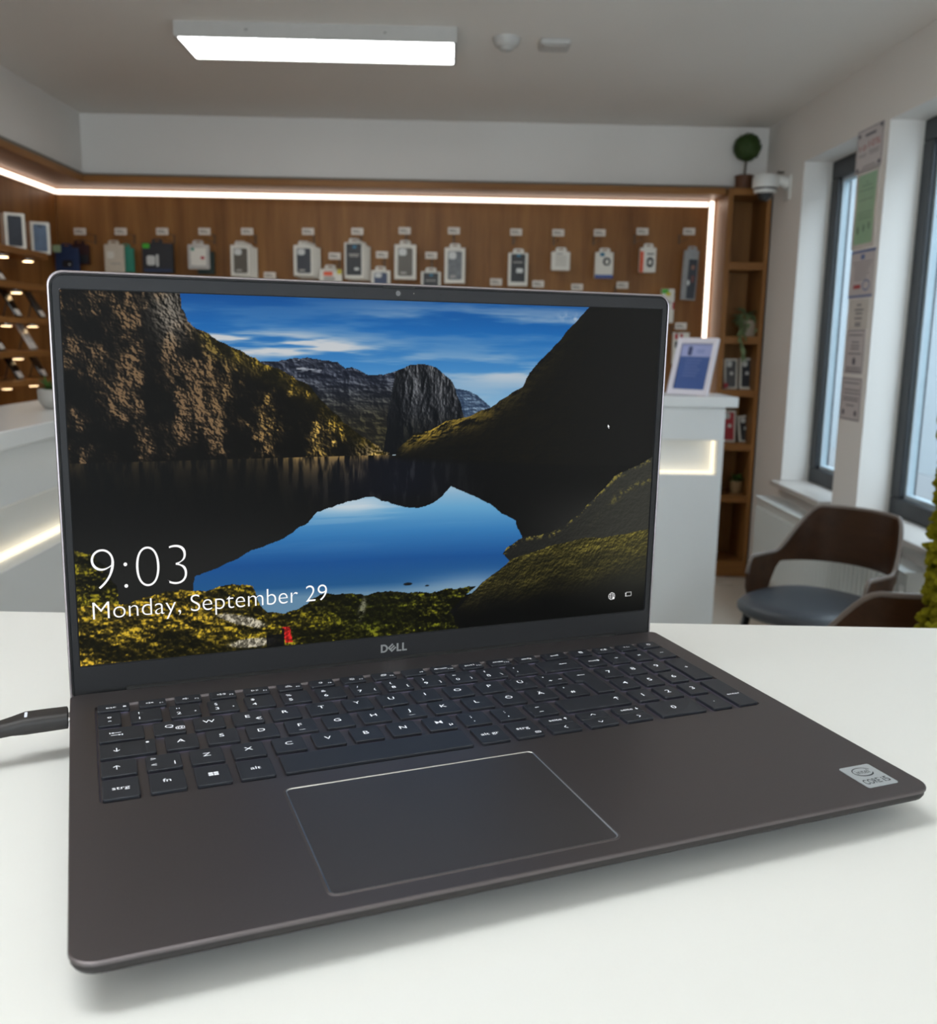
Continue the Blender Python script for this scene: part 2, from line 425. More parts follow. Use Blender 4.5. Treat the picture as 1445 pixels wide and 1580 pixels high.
# ------------------------------------------------------------------ tall shelf unit on the right
XA, XB = 1.49, 1.728
su = thing('shelf_unit', 'tall narrow oak shelf unit in the corner beside the window wall', 'shelf unit', (XA, YS, 0))
wS = XB - XA; dS = YP - YS + .018; hS = ZT
obj('side_panel', B(0, .028, 0, dS, 0, hS, .0015, 1), M_wood, su)
obj('side_panel', B(wS - .026, wS - .004, 0, dS, 0, hS, .0015, 1), M_wood, su)
obj('gap_shade_strip', B(wS - .004, wS + .003, .004, dS, 0, hS), M_gap_shade, su)  # dark strip stands in for the shade in the gap beside the wall
obj('back_panel', B(.028, wS - .026, dS - .012, dS, 0, hS), M_wood, su)
obj('top_panel', B(.028, wS - .026, 0, dS - .012, hS - .035, hS, .0015, 1), M_wood_x, su)
SHELF = [zz(.406), zz(.008), zz(-.283), zz(-.583), zz(-.878)]
for z in SHELF: obj('shelf_board', B(.028, wS - .026, .002, dS - .012, z - .02, z + .02, .0015, 1), M_wood_x, su)
obj('plinth', B(.028, wS - .026, .002, dS - .012, 0, .09, .0015, 1), M_wood_x, su)

# ------------------------------------------------------------------ the counter under the laptop
TZ = zz(-.21)
tb = thing('shop_counter', 'white counter top in the foreground carrying the laptop', 'counter', (.0, .702, 0), R(-1.63))
obj('worktop', B(-1.35, .95, -1.0, 0, TZ - .038, TZ, .002), M_laminate, tb)
obj('front_panel', B(-1.3, .9, -.06, -.03, 0, TZ - .038), M_counter, tb)
obj('side_panel', B(-1.3, -1.27, -.95, -.06, 0, TZ - .038), M_counter, tb)
obj('side_panel', B(.87, .9, -.95, -.06, 0, TZ - .038), M_counter, tb)

# counters of the shop: slab, band, lit recess, base
def lit_counter(label, along, fixed, a0, a1, depth, ledge, end=None):
    """along 'x': face looks to -y at y=fixed; along 'y': face looks to +x at x=fixed"""
    t = thing('display_counter', label, 'counter', (0, 0, 0), group='white counters with lit recess')
    def bb(name, u0, u1, d0, d1, z0, z1, m, bev=.002):
        if along == 'x': c = B(u0, u1, fixed + d0, fixed + d1, z0, z1, bev, 1)
        else: c = B(fixed - d1, fixed - d0, u0, u1, z0, z1, bev, 1)
        return obj(name, c, m, t)
    e = .04 if end else 0
    bb('counter_top', a0, a1 + e, -.025, ledge, zz(-.249), zz(-.21), M_counter)
    bb('upper_band', a0, a1, 0, depth, zz(-.379), zz(-.249), M_counter)
    bb('recess_back', a0, a1 - (.022 if end else 0), .075, depth, zz(-.514), zz(-.379), M_counter, 0)
    if end: bb('recess_end', a1 - .022, a1, 0, depth, zz(-.514), zz(-.379), M_counter, 0)
    bb('base_panel', a0, a1, 0, depth, 0, zz(-.514), M_counter)
    zb = zz(-.514)
    if along == 'x':
        obj('light_line', B(a0, a1 - .024, fixed + .035, fixed + .073, zb + .0005, zb + .006), M_ledc, t)
        obj('light_line', B(a1 - .028, a1 - .0225, fixed + .045, fixed + .073, zb + .008, zz(-.381)), M_ledc, t)
    else:
        obj('light_line', B(fixed - .073, fixed - .046, a0, a1, zb + .0005, zb + .006), M_ledc, t)
    return t
lit_counter('white bar counter with glowing recess, photo frame standing on it', 'x', 3.70, -.55, 1.073, .22, .25, True)
lit_counter('white side counter with glowing recess left of the laptop', 'y', -.955, 1.25, 4.2, .26, .30)

# ------------------------------------------------------------------ left wall shelves
SH = []
for i, (px, py) in enumerate(((0, 381), (0, 437), (0, 493), (0, 548), (0, 596))):
    z = P(px, py, X=XS).z; SH.append(z)
    s = obj('wall_shelf', B(XP, XS, 2.6, 4.82, z - .014, z + .014, .0015, 1), M_wood_y)
    tag(s, ('topmost oak wall shelf on the left carrying two phone boxes', 'second oak wall shelf from the top on the left', 'third oak wall shelf from the top, with two black phones', 'fourth oak wall shelf from the top, with the white phone', 'lowest oak wall shelf on the left just above the counter')[i], 'shelf', 'phone shelves on the left wall')
def puck(px, py, i, label):
    z = SH[i] - .014
    q = P(px, py, X=-2.03)
    t = thing('shelf_spotlight', label, 'spotlight', (-2.03, q.y, z - .014), group='little spotlights under the phone shelves')
    obj('housing', lathe(bmesh.new(), [(.026, .002), (.028, .004), (.028, .014)], 20), M_metal, t, 'auto')
    obj('lens', lathe(bmesh.new(), [(.022, 0), (.023, .004)], 20), M_puck, t)
for a in ((4, 393, 0, 'spotlight under the topmost shelf at the photo edge'), (43, 401, 0, 'spotlight under the topmost shelf below the phone boxes'),
          (25, 448, 1, 'spotlight under the second shelf'), (10, 500, 2, 'spotlight under the third shelf at the photo edge'), (50, 502, 2, 'spotlight under the third shelf above the white phone'),
          (28, 553, 3, 'spotlight under the fourth shelf'), (11, 610, 4, 'spotlight under the lowest shelf at the photo edge'), (52, 605, 4, 'spotlight under the lowest shelf beside the laptop')): puck(*a)

M_phone_black = mat('phone_black', rgb(18, 18, 20), .2); M_phone_white = mat('phone_white', rgb(214, 210, 206), .25)
M_tagw = mat('price_card', rgb(222, 216, 208), .5)
def demo_phone(px, py, i, label, m):
    z = SH[i] + .014
    q = P(px, py, X=-1.985)
    t = thing('demo_phone', label, 'phone', (-1.985, q.y, z), group='phones shown on the left shelves')
    a = R(30); tl = Matrix.Rotation(-a, 4, 'Y')
    def put(name, bm, mm):
        bmesh.ops.transform(bm, matrix=tl, verts=bm.verts); return obj(name, bm, mm, t)
    put('body', rprism(-.036, .036, .008, .152, -.004, .004, .010, .0015, axis='x', bm=None) if False else _pb(), m)
    bm = bmesh.new(); box(bm, .0055, .0065, -.026, .026, .008, .04, .0004, 1); put('price_card', bm, M_tagw)
    bm = bmesh.new(); tube(bm, [(-.075, 0, .001), (-.055, 0, .075)], .003, 8); obj('stand_strut', bm, M_black, t)
    bm = bmesh.new(); box(bm, -.08, .012, -.02, .02, 0, .003); obj('stand_foot', bm, M_black, t)
def _pb():
    bm = bmesh.new()
    loops = []
    for x, i in ((-.0045, .0015), (-.003, 0), (.003, 0), (.0045, .0015)):
        loops.append([(x, a, b) for a, b in rr(-.036 + i, .036 - i, .006 + i, .150 - i, .010, 4)])
    return loft(bm, loops)
for a in ((4, 424, 1, 'black phone on the second shelf at the photo edge', M_phone_black),
          (30, 486, 2, 'black phone on the third shelf, further from the laptop', M_phone_black), (67, 486, 2, 'black phone on the third shelf touching the laptop outline', M_phone_black),
          (4, 537, 3, 'black phone on the fourth shelf at the photo edge', M_phone_black), (54, 540, 3, 'white phone leaning on the fourth shelf', M_phone_white),
          (33, 586, 4, 'black phone on the lowest shelf, further from the laptop', M_phone_black), (70, 584, 4, 'black phone on the lowest shelf above the potted plant', M_phone_black)): demo_phone(*a)

M_scr_dark = mat('printed_dark_phone', rgb(42, 46, 56), .35, var=.4, scale=40)
M_scr_blue = mat('printed_blue_phone', rgb(86, 104, 128), .35, var=.5, scale=22)
def phone_box(px0, px1, py, h, i, label, m, yaw):
    z = SH[i] + .014; a = P(px0, py, X=-2.0); b = P(px1, py, X=-2.0)
    t = thing('phone_box', label, 'box', (-2.0, (a.y + b.y) / 2, z), yaw, group='phone boxes on the top left shelf')
    obj('carton', B(-.03, .03, -.045, .045, 0, h, .002), M_card, t)
    bm = loft(bmesh.new(), [[(x, a_, b_) for a_, b_ in rr(-.032, .030, .012, h - .012, .008, 4)] for x in (.0301, .0309)])
    obj('phone_print', bm, m, t)
    bm = loft(bmesh.new(), [[(x, a_, b_) for a_, b_ in rr(-.012, .010, h - .024, h - .019, .002, 3)] for x in (.0309, .0314)])
    obj('notch_print', bm, M_black, t)
phone_box(12, 32, 382, .158, 0, 'white phone box with a dark phone print, nearer the photo edge', M_scr_dark, R(-50))
phone_box(48, 74, 391, .150, 0, 'white phone box with a blue phone print beside the blue bag', M_scr_blue, R(-52))

# ------------------------------------------------------------------ hanging packages on the back panelling
YK = 5.47
M_hookw = mat('bronze_wire', rgb(98, 80, 64), .4, .6)
M_pap = mat('tag_paper', rgb(214, 204, 192), .6)
M_print = mat('tag_print', rgb(120, 112, 104), .6)
def hook(px, py, where):
    q = P(px, py, Y=5.37)
    t = thing('display_hook', 'wire hook with white price tag ' + where, 'hook', (q.x, YP, q.z - .05), group='price tag hooks on the panelling')
    obj('back_plate', B(-.005, .005, -.003, 0, .004, .056, .001, 1), M_hookw, t)
    bm = bmesh.new(); tube(bm, [(0, -.003, .012), (0, -.2, .012), (0, -.208, .022)], .0016, 8); obj('peg', bm, M_hookw, t)
    bm = bmesh.new(); tube(bm, [(0, -.003, .05), (0, -.225, .05)], .0014, 8); obj('tag_arm', bm, M_hookw, t)
    tg = obj('price_tag', B(-.032, .032, -.2285, -.226, .032, .068, .0005, 1), M_pap, t)
    fl = Flat(); fl.rect(-.024, .008, .052, .057); fl.rect(-.024, .018, .043, .048)
    obj('print', fl.mesh('print', lambda x, y, z: (x, -.2287, y)), M_print, tg)
TAGS = [(123, 357, 'above the blue and dark red bags'), (186, 357, 'above the white and teal packs'), (250, 357, 'above the dark charger pack'), (315, 357, 'above the glossy white pack'),
        (381, 357, 'above the leftmost white case box'), (475, 357, 'above the white box with the dark case'), (551, 357, 'above the stack of boxes with a black card'), (624, 356, 'above the box with the grey brown case'),
        (700, 356, 'above the box with the black and white patterned case'), (796, 358, 'above the white box with the black card'), (861, 359, 'above the small plain white box'), (925, 359, 'above the headset box'),
        (991, 357, 'above the orange edged box'), (1063, 357, 'above the clear cable blister'), (516, 395, 'above the low orange printed box'), (589, 393, 'above the box with the navy case'), (665, 394, 'above the low box with the black card'),
        (416, 425, 'low, between two case boxes over the lid'), (765, 435, 'low, left of the white box with the black card'), (830, 438, 'low, right of the white box with the black card'),
        (890, 443, 'low, under the small plain white box'), (960, 440, 'low, under the headset box'), (1050, 503, 'low, right of the laptop above the red printed pack')]
for a in TAGS: hook(*a)

def frect(x0, y0, x1, y1, Y): 
    a = P(x0, y1, Y=Y); b = P(x1, y0, Y=Y); return a.x, b.x, a.z, b.z
CASE = {}
def pack(name, cat, label, rect, depth=.03, body=None, r=.006, tab=True, prints=(), Y=YK, yaw=0.0, group='packages hanging on the back panelling', tilt=0.0, tabm=None):
    x0, x1, z0, z1 = frect(*rect, Y)
    w, h = (x1 - x0), (z1 - z0)
    if tab: hb = h - .022
    else: hb = h
    t = thing(name, label, cat, ((x0 + x1) / 2, Y, z0), yaw, group)
    if tilt: t.rotation_euler = (0, tilt, yaw)
    obj('carton', rprism(-w / 2, w / 2, 0, hb, -depth, 0, r, min(.003, depth / 4), axis='y'), body or M_card, t)
    if tab:
        tw = min(.03, w * .3)
        bm = bmesh.new()
        o_ = rr(-tw, tw, hb - .004, h, (.012, .012, .001, .001), 4); i_ = rr(-tw * .45, tw * .45, h - .014, h - .007, .003, 4)
        loft(bm, [[(a, 0, b) for a, b in o_], [(a, 0, b) for a, b in i_], [(a, .0015, b) for a, b in i_], [(a, .0015, b) for a, b in o_], [(a, 0, b) for a, b in o_]], False, False)
        obj('hang_tab', bm, tabm or body or M_card, t)
    for pr in prints:
        nm, u0, v0, u1, v1, m, rad = pr[:7]
        lift = pr[7] if len(pr) > 7 else .001
        px0, px1 = -w / 2 + u0 * w, -w / 2 + u1 * w; pz0, pz1 = v0 * hb, v1 * hb
        rad = min(rad, (px1 - px0) / 2.01, (pz1 - pz0) / 2.01)
        obj(nm, rprism(px0, px1, pz0, pz1, 0, lift, rad, 0, axis='y'), m, t)
    return t, w, hb
M_case_dark = mat('case_dark', rgb(38, 40, 48), .4, var=.1); M_case_navy = mat('case_navy', rgb(30, 48, 84), .4)
M_case_grey = mat('case_grey_brown', rgb(88, 80, 68), .4, var=.15, scale=60); M_blackcard = mat('black_card', rgb(34, 33, 35), .45)
M_lens = mat('camera_cutout_print', rgb(206, 206, 202), .4); M_teal = mat('teal_card', rgb(44, 134, 112), .45)
M_darkpack = mat('dark_printed_pack', rgb(30, 32, 38), .4, var=.3, scale=25); M_bluebag = mat('blue_bag', rgb(30, 52, 92), .5, var=.3, scale=30)
M_redbag = mat('dark_red_bag', rgb(48, 14, 18), .5, var=.4, scale=30); M_orange = mat('orange_print', rgb(216, 78, 28), .45)
M_bluep = mat('blue_print', rgb(60, 84, 150), .45); M_greenp = mat('green_print', rgb(70, 170, 40), .45); M_yellow = mat('yellow_print', rgb(206, 190, 40), .45)
M_red = mat('red_print', rgb(176, 38, 48), .45); M_paleg = mat('pale_green_label', rgb(158, 186, 150), .5)
M_camo = mat('black_white_pattern', rgb(100, 102, 104), .4, var=.95, scale=45); M_greyprint = mat('grey_print', rgb(168, 162, 154), .5)
M_cyan = mat('cyan_print', rgb(30, 110, 140), .45); M_foil = mat('clear_foil', rgb(190, 186, 180), .12, coat=.5, var=.15, scale=20)
M_blister = mat('clear_blister', rgb(150, 148, 146), .12, var=.15, scale=30, coat=.6)

def case_box(label, rect, casem, n_behind=0, **k):
    t, w, hb = pack('case_box', 'phone case box', label, rect, .026, M_card, .004, True,
         (('case_print', .16, .10, .84, .90, casem, .010), ('camera_print', .20, .68, .56, .88, M_lens, .012, .0022), ('label_print', .28, .16, .55, .22, M_greyprint, .001, .0018)), **k)
    for i in range(n_behind):
        o = k.get('Y', YK); dx = (i + 1) * 5.0; dy = 2.0 * (i + 1)
        pack('case_box', 'phone case box', '%s white case box behind the one %s' % (('second', 'third')[i], 'with a grey cut-out' if 'leftmost' in label else 'beside the low orange box'), (rect[0] + dx, rect[1] + dy, rect[2] + dx, rect[3] + dy), .022, M_card, .004, True, (), Y=o + .032 * (i + 1))
pack('accessory_bag', 'package', 'dark blue bag hanging leftmost, half hidden by the laptop lid', (86, 376, 120, 420), .02, M_bluebag, .006, True, (('print', .3, .2, .75, .5, M_darkpack, .01), ('pale_mark', .55, .3, .65, .36, M_lens, .003, .002)))  # bag front carries a small pale mark
pack('accessory_bag', 'package', 'black and dark red bag hanging behind the blue bag', (110, 371, 136, 408), .02, M_redbag, .006, True, (('print', .35, .1, .95, .5, M_darkpack, .01),), Y=5.53)
pack('label_card', 'card', 'small pale green label at the left edge of the blue bag', (81, 378, 93, 389), .006, M_paleg, .006, False, Y=5.435)
pack('accessory_pack', 'package', 'white printed pack with hang tab left of the teal one', (162, 371, 190, 420), .02, mat('white_bag', rgb(206, 194, 176), .5, var=.12, scale=40), .006, True, (('line_print', .3, .30, .8, .34, M_greyprint, .002), ('shape_print', .15, .5, .5, .75, M_card, .01)), Y=5.46)
pack('accessory_pack', 'package', 'teal green pack with white left edge behind the white printed pack', (185, 376, 205, 420), .025, M_teal, .003, True, (('white_edge', .0, .0, .28, 1.0, M_card, .002),), Y=5.50)
pack('charger_pack', 'package', 'dark pack showing a white charger, green label in its corner', (220, 369, 266, 421), .03, M_darkpack, .006, True, (('green_label', .03, .82, .25, .98, M_greenp, .006), ('charger_print', .15, .26, .42, .58, M_lens, .012, .0016), ('cable_print', .45, .22, .53, .62, M_lens, .004), ('lower_band', .05, .05, .95, .14, M_case_navy, .002)))
pack('foil_pack', 'package', 'glossy white pack with red and green print', (290, 371, 322, 415), .02, M_foil, .006, True, (('card_print', .15, .15, .85, .85, M_card, .004), ('red_print', .6, .4, .78, .52, M_red, .004, .002), ('green_print', .16, .74, .32, .86, M_teal, .006, .002)), Y=5.46)
pack('accessory_pack', 'package', 'dark green pack hanging behind the glossy white pack', (305, 382, 330, 423), .02, mat('dark_green_card', rgb(30, 48, 42), .45), .004, True, Y=5.52)
case_box('white phone case box with a grey cut-out, leftmost of the case boxes', (356, 372, 386, 426), M_case_grey, 2)
case_box('white phone case box with a black case beside the low orange box', (453, 372, 484, 426), M_case_dark, 2)
pack('accessory_box', 'box', 'low white box with orange and yellow print behind the lid', (492, 409, 527, 434), .05, M_card, .003, True, (('orange_print', .2, .45, .6, .8, M_orange, .004), ('yellow_print', .8, .6, 1.0, .98, M_yellow, .004, .0014), ('drawing_print', .2, .05, .7, .4, M_greyprint, .01)))
t, w, hb = pack('case_box', 'phone case box', 'tall white case box with a big black card and cyan mark', (531, 368, 562, 430), .03, M_card, .004, True, (('black_card', .1, .1, .85, .96, M_blackcard, .004), ('cyan_mark', .42, .84, .6, .92, M_cyan, .004, .0018), ('white_mark', .5, .24, .72, .31, M_lens, .003, .0018), ('text_line', .22, .66, .75, .69, M_greyprint, .001, .0018), ('text_line', .25, .61, .7, .635, M_greyprint, .001, .0018)))
pack('case_box', 'phone case box', 'white box hanging second behind the black card box', (537, 372, 567, 432), .025, M_card, .004, True, Y=5.505)
pack('case_box', 'phone case box', 'white box hanging third behind the black card box', (542, 374, 571, 433), .025, M_card, .004, True, Y=5.54)
case_box('white phone case box with a navy case just over the lid', (572, 411, 602, 452), M_case_navy, 0)
case_box('white phone case box with a grey brown printed case', (608, 371, 642, 431), M_case_grey, 0)
pack('case_box', 'phone case box', 'low white box with black card cut by the laptop lid', (649, 413, 680, 455), .03, M_card, .004, True, (('black_card', .12, .05, .88, .94, M_blackcard, .004), ('cyan_mark', .42, .80, .6, .90, M_cyan, .004, .0018), ('text_line', .25, .6, .75, .64, M_greyprint, .001, .0018)))
case_box('white phone case box with a black and white patterned case', (685, 376, 718, 437), M_camo, 0)
pack('case_box', 'phone case box', 'white box with black card hanging alone right of the patterned case', (783, 384, 815, 441), .03, M_card, .004, True, (('black_card', .14, .12, .86, .96, M_blackcard, .004), ('cyan_mark', .42, .88, .62, .95, M_cyan, .004, .0018), ('white_mark', .42, .40, .74, .53, M_lens, .002, .0018), ('text_line', .25, .70, .72, .73, M_greyprint, .001, .0018)))
pack('accessory_box', 'box', 'small plain white box with pale printed lines', (850, 382, 880, 417), .04, M_card, .006, True, (('grey_panel', .2, .2, .8, .8, mat('pale_print', rgb(206, 200, 188), .5), .004), ('label_print', .25, .84, .6, .92, M_greyprint, .002)))
pack('headset_box', 'box', 'white box with headset drawing and blue lower edge', (917, 383, 947, 429), .04, M_card, .004, True, (('blue_band', .0, .0, 1.0, .13, M_bluep, .003), ('headset_print', .42, .48, .84, .80, M_blackcard, .02), ('headset_gap', .54, .54, .74, .72, M_card, .012, .0016), ('blue_label', .25, .84, .5, .98, M_cyan, .003)))
pack('charger_box', 'box', 'white box with orange left edge and round black cable print', (986, 376, 1013, 420), .04, M_card, .004, True, (('orange_edge', .0, .0, .22, .85, M_orange, .002), ('cable_ring_print', .42, .20, .84, .62, M_blackcard, .02), ('cable_ring_gap', .54, .31, .72, .51, M_card, .01, .0016), ('name_print', .42, .72, .85, .77, M_blackcard, .001)))
pack('cable_blister', 'package', 'long clear blister with dark coiled cable near the vertical light', (1049, 380, 1077, 463), .03, M_blister, .006, True, (('dark_card', .35, .03, .92, .82, mat('blister_card', rgb(40, 42, 50), .4, var=.25, scale=50), .004), ('plug_print', .55, .62, .75, .70, mat('copper_print', rgb(150, 104, 82), .4), .004, .002), ('red_print', .6, .36, .78, .5, mat('brown_red_print', rgb(110, 60, 54), .4), .006, .002), ('hook_print', .35, .30, .5, .4, M_lens, .006, .002)), tilt=R(2))
pack('accessory_pack', 'package', 'white pack with green and yellow top at the lid corner', (1018, 446, 1041, 498), .03, M_card, .004, False, (('green_top', .0, .86, .55, .99, M_greenp, .004), ('yellow_mark', .35, .80, .7, .90, M_yellow, .004, .0014), ('red_side', .86, .4, 1.0, .62, M_red, .006, .0014), ('dark_dot', .55, .55, .72, .66, M_greyprint, .008, .0014)))
pack('accessory_pack', 'package', 'white pack with red print behind the photo frame', (1036, 513, 1064, 562), .03, M_card, .004, False, (('red_mark', .1, .78, .28, .96, M_red, .003), ('red_mark', .42, .78, .58, .96, M_red, .003), ('black_mark', .12, .52, .26, .72, M_blackcard, .003), ('black_mark', .42, .5, .55, .72, M_blackcard, .003)))

# ------------------------------------------------------------------ things in the shelf unit
def shelf_case(px0, px1, py0, py1, casem, label, Y, lean, cat='phone case box', extra=()):
    t, w, hb = pack('case_box', cat, label, (px0, py0, px1, py1), .025, M_card, .005, False, (('case_print', .14, .07, .86, .93, casem, .008), ('camera_print', .18, .72, .56, .92, M_lens, .012, .002), ('label_print', .42, .46, .66, .56, M_lens, .002, .002)) + tuple(extra), Y=Y, group='case boxes in the shelf unit')
    return t
def on_shelf(t, z, lean=0.0):
    t.location.z = z + .0205 ; t.rotation_euler = (R(-8), lean, 0)
on_shelf(shelf_case(1116, 1140, 554, 601, mat('case_mid_grey', rgb(84, 84, 86), .4), 'grey phone case box with a red dot in the shelf unit', 5.42, 0, extra=(('red_dot', -.02, .02, .3, .20, M_red, .012, .003),)), SHELF[2])
on_shelf(shelf_case(1140, 1164, 553, 601, M_case_dark, 'black phone case box right of the grey one in the shelf unit', 5.43, 0), SHELF[2])
on_shelf(shelf_case(1113, 1137, 637, 686, M_red, 'red phone case box in the shelf unit', 5.42, 0), SHELF[3])
on_shelf(shelf_case(1140, 1164, 643, 684, M_blackcard, 'black phone case box leaning right of the red one', 5.44, 0), SHELF[3], R(-6))

# plants
M_leaf = mat('green_leaf', rgb(74, 106, 46), .5, var=.35, scale=40)
M_leaf_pale = mat('pale_variegated_leaf', rgb(112, 128, 88), .5, var=.3, scale=60)
M_box = mat('boxwood_leaf', rgb(52, 76, 26), .6, var=.4, scale=60)
M_soil = mat('potting_soil', rgb(48, 36, 28), .9, var=.3)
def leaf_mesh(name, L, W, m, droop=.3):
    bm = bmesh.new(); n = 6; rows = []
    for i in range(n + 1):
        s = i / n; w = W * math.sin(math.pi * min(.97, s * .93 + .05)) ** .8; z = -droop * L * s * s
        rows.append([bm.verts.new((-w / 2, s * L, z + .12 * w)), bm.verts.new((0, s * L, z)), bm.verts.new((w / 2, s * L, z + .12 * w))])
    for a, b in zip(rows, rows[1:]):
        bm.faces.new((a[0], a[1], b[1], b[0])); bm.faces.new((a[1], a[2], b[2], b[1]))
    me = bpy.data.meshes.new(name); bm.to_mesh(me); bm.free(); me.materials.append(m)
    for p in me.polygons: p.use_smooth = True
    return me
def add_leaf(me, parent, loc, rot, s=1.0):
    o = bpy.data.objects.new('leaf', me); COL.objects.link(o); o.parent = parent; o.location = loc; o.rotation_euler = rot; o.scale = (s, s, s)
def pot(t, prof, m, soil):
    obj('pot', lathe(bmesh.new(), prof, 28), m, t, 'auto')
    obj('soil', lathe(bmesh.new(), [(soil[0], soil[1] - .004), (soil[0], soil[1])], 20), M_soil, t)
def foliage_ball(t, c, r, n, leaf=.012, m=None, name='foliage', squash=1.0):
    rs = random.Random(3); v = []; f = []
    for i in range(n):
        d = Vector((rs.gauss(0, 1), rs.gauss(0, 1), rs.gauss(0, 1))).normalized(); p = Vector(c) + Vector((d.x, d.y, d.z * squash)) * r * rs.uniform(.80, 1.03)
        a = d.orthogonal().normalized(); a.rotate(Matrix.Rotation(rs.uniform(0, 6.28), 3, d)); b = d.cross(a)
        a = (a + d * rs.uniform(-.6, .6)).normalized() * leaf; b *= leaf * .55
        k = len(v); v += [tuple(p - a), tuple(p + b), tuple(p + a), tuple(p - b)]; f.append((k, k + 1, k + 2, k + 3))
    me = bpy.data.meshes.new(name); me.from_pydata(v, [], f)
    o = obj(name, me, m or M_box, t); o['kind'] = 'stuff'
    bm = bmesh.new(); bmesh.ops.create_icosphere(bm, subdivisions=2, radius=r * .85)
    for q in bm.verts: q.co = Vector((q.co.x + c[0], q.co.y + c[1], q.co.z * squash + c[2]))
    obj('foliage_core', bm, M_box, t)
q = P(1147, 288, Y=5.42)
t = thing('topiary', 'small ball topiary in a brown pot on top of the shelf unit', 'plant', (q.x, 5.42, ZT))
pot(t, [(.036, 0), (.046, .004), (.050, .07), (.052, .075), (.046, .075), (.044, .066)], mat('brown_pot', rgb(92, 56, 32), .6), (.045, .068))
bm = bmesh.new(); tube(bm, [(0, 0, .06), (.002, 0, .11), (.004, 0, .15)], .006, 8); obj('stem', bm, mat('twig', rgb(72, 58, 40), .8), t)
foliage_ball(t, (.006, 0, .222), .070, 1500)
for k in range(14):
    a = k * 2.4; add_leaf(leaf_mesh('moss_leaf', .02, .01, M_box) if k == 0 else bpy.data.meshes['moss_leaf'], t, (.03 * math.cos(a), .03 * math.sin(a), .072), (R(35), 0, a))
# trailing plant
zs = SHELF[1] + .0205
q = P(1155, 520, Y=5.45)
t = thing('trailing_plant', 'trailing pale leaved plant in a beige pot in the shelf unit', 'plant', (q.x - .01, 5.45, zs))
pot(t, [(.042, 0), (.046, .004), (.050, .085), (.051, .09), (.046, .09), (.045, .08)], mat('beige_pot', rgb(172, 158, 140), .6, var=.08), (.045, .082))
lm = leaf_mesh('trailing_leaf', .065, .032, M_leaf_pale, .6)
rs = random.Random(11)
for k in range(48):
    a = rs.uniform(2.6, 6.9); add_leaf(lm, t, (.032 * math.cos(a), .032 * math.sin(a) * .8, .085 + rs.uniform(0, .045)), (R(rs.uniform(-35, 55)), R(rs.uniform(-30, 30)), a - 1.57), rs.uniform(.6, .95))
def vine(pts, nl):
    bm = bmesh.new(); tube(bm, pts, .0018, 6); obj('vine', bm, M_leaf, t)
    for i in range(nl):
        s = (i + .5) / nl * (len(pts) - 1); j = int(s); p = Vector(pts[j]).lerp(Vector(pts[j + 1]), s - j)
        add_leaf(lm, t, p, (R(rs.uniform(-60, -10)), R(rs.uniform(-40, 40)), rs.uniform(1.9, 4.4)), rs.uniform(.55, .8))
vine([(-.03, -.03, .085), (-.06, -.085, .07), (-.075, -.12, .0), (-.065, -.125, -.06), (-.055, -.125, -.105)], 13)
vine([(.03, -.03, .085), (.045, -.07, .06), (.05, -.08, .02)], 8)
vine([(-.035, -.02, .085), (-.055, -.07, .06), (-.058, -.075, .02)], 8)
# small plant
q = P(1134, 762, Y=5.43); zs = SHELF[4] + .0205
t = thing('potted_plant', 'small bright green plant in a tan pot low in the shelf unit', 'plant', (q.x, 5.43, zs))
pot(t, [(.030, 0), (.032, .003), (.038, .068), (.039, .072), (.035, .072), (.034, .064)], mat('tan_pot', rgb(150, 124, 88), .6), (.034, .066))
lg = leaf_mesh('broad_leaf', .055, .026, M_leaf, .45)
for k in range(22):
    a = k * 2.4; add_leaf(lg, t, (.012 * math.cos(a), .012 * math.sin(a), .066 + .0012 * k), (R(15 + (k % 5) * 13), 0, a), .75 + .03 * (k % 6))
# potted plant on the left counter
q = P(76, 632, Z=-.21)
t = thing('potted_plant', 'green plant in a grey bowl pot on the left counter beside the laptop', 'plant', (q.x, q.y + .045, TZ))
pot(t, [(.026, 0), (.030, .002), (.044, .025), (.045, .05), (.043, .053), (.040, .05), (.039, .044)], mat('concrete_pot', rgb(176, 174, 168), .7, var=.1, scale=50), (.039, .045))
ls = leaf_mesh('thin_leaf', .06, .010, M_leaf, .2)
for k in range(34):
    a = k * 2.4; add_leaf(ls, t, (.018 * math.cos(a), .018 * math.sin(a), .044), (R(30 + (k % 6) * 9), 0, a), .7 + .05 * (k % 5))

# ------------------------------------------------------------------ photo frame on the bar counter
fw, fh = .172, .232
q0 = P(1062, 611, Z=-.21)
t = thing('photo_frame', 'white photo frame with a blue printed sheet on the bar counter', 'photo frame', (q0.x, q0.y + .02, TZ + .001), R(-40))
lt = Matrix.Rotation(R(-20), 4, 'X')
def leanpart(name, bm, m, par=t):
    bmesh.ops.transform(bm, matrix=lt, verts=bm.verts); return obj(name, bm, m, par)
bm = bmesh.new()
o_ = rr(-fw / 2, fw / 2, 0, fh, .003, 2); i_ = rr(-fw / 2 + .02, fw / 2 - .02, .022, fh - .022, .001, 2)
loft(bm, [[(a, .0, b) for a, b in o_], [(a, -.012, b) for a, b in o_], [(a, -.010, b) for a, b in i_], [(a, -.002, b) for a, b in i_]], True, True)
leanpart('frame', bm, mat('frame_white', rgb(226, 222, 232), .4))
pr = leanpart('printed_sheet', B(-fw / 2 + .0205, fw / 2 - .0205, -.0035, -.0025, .0225, fh - .0225), mat('sheet_blue', rgb(62, 92, 156), .35, var=.12, scale=20))
leanpart('pale_header', B(-fw / 2 + .021, fw / 2 - .021, -.0042, -.0037, fh - .075, fh - .023), mat('sheet_lilac', rgb(160, 168, 214), .35))
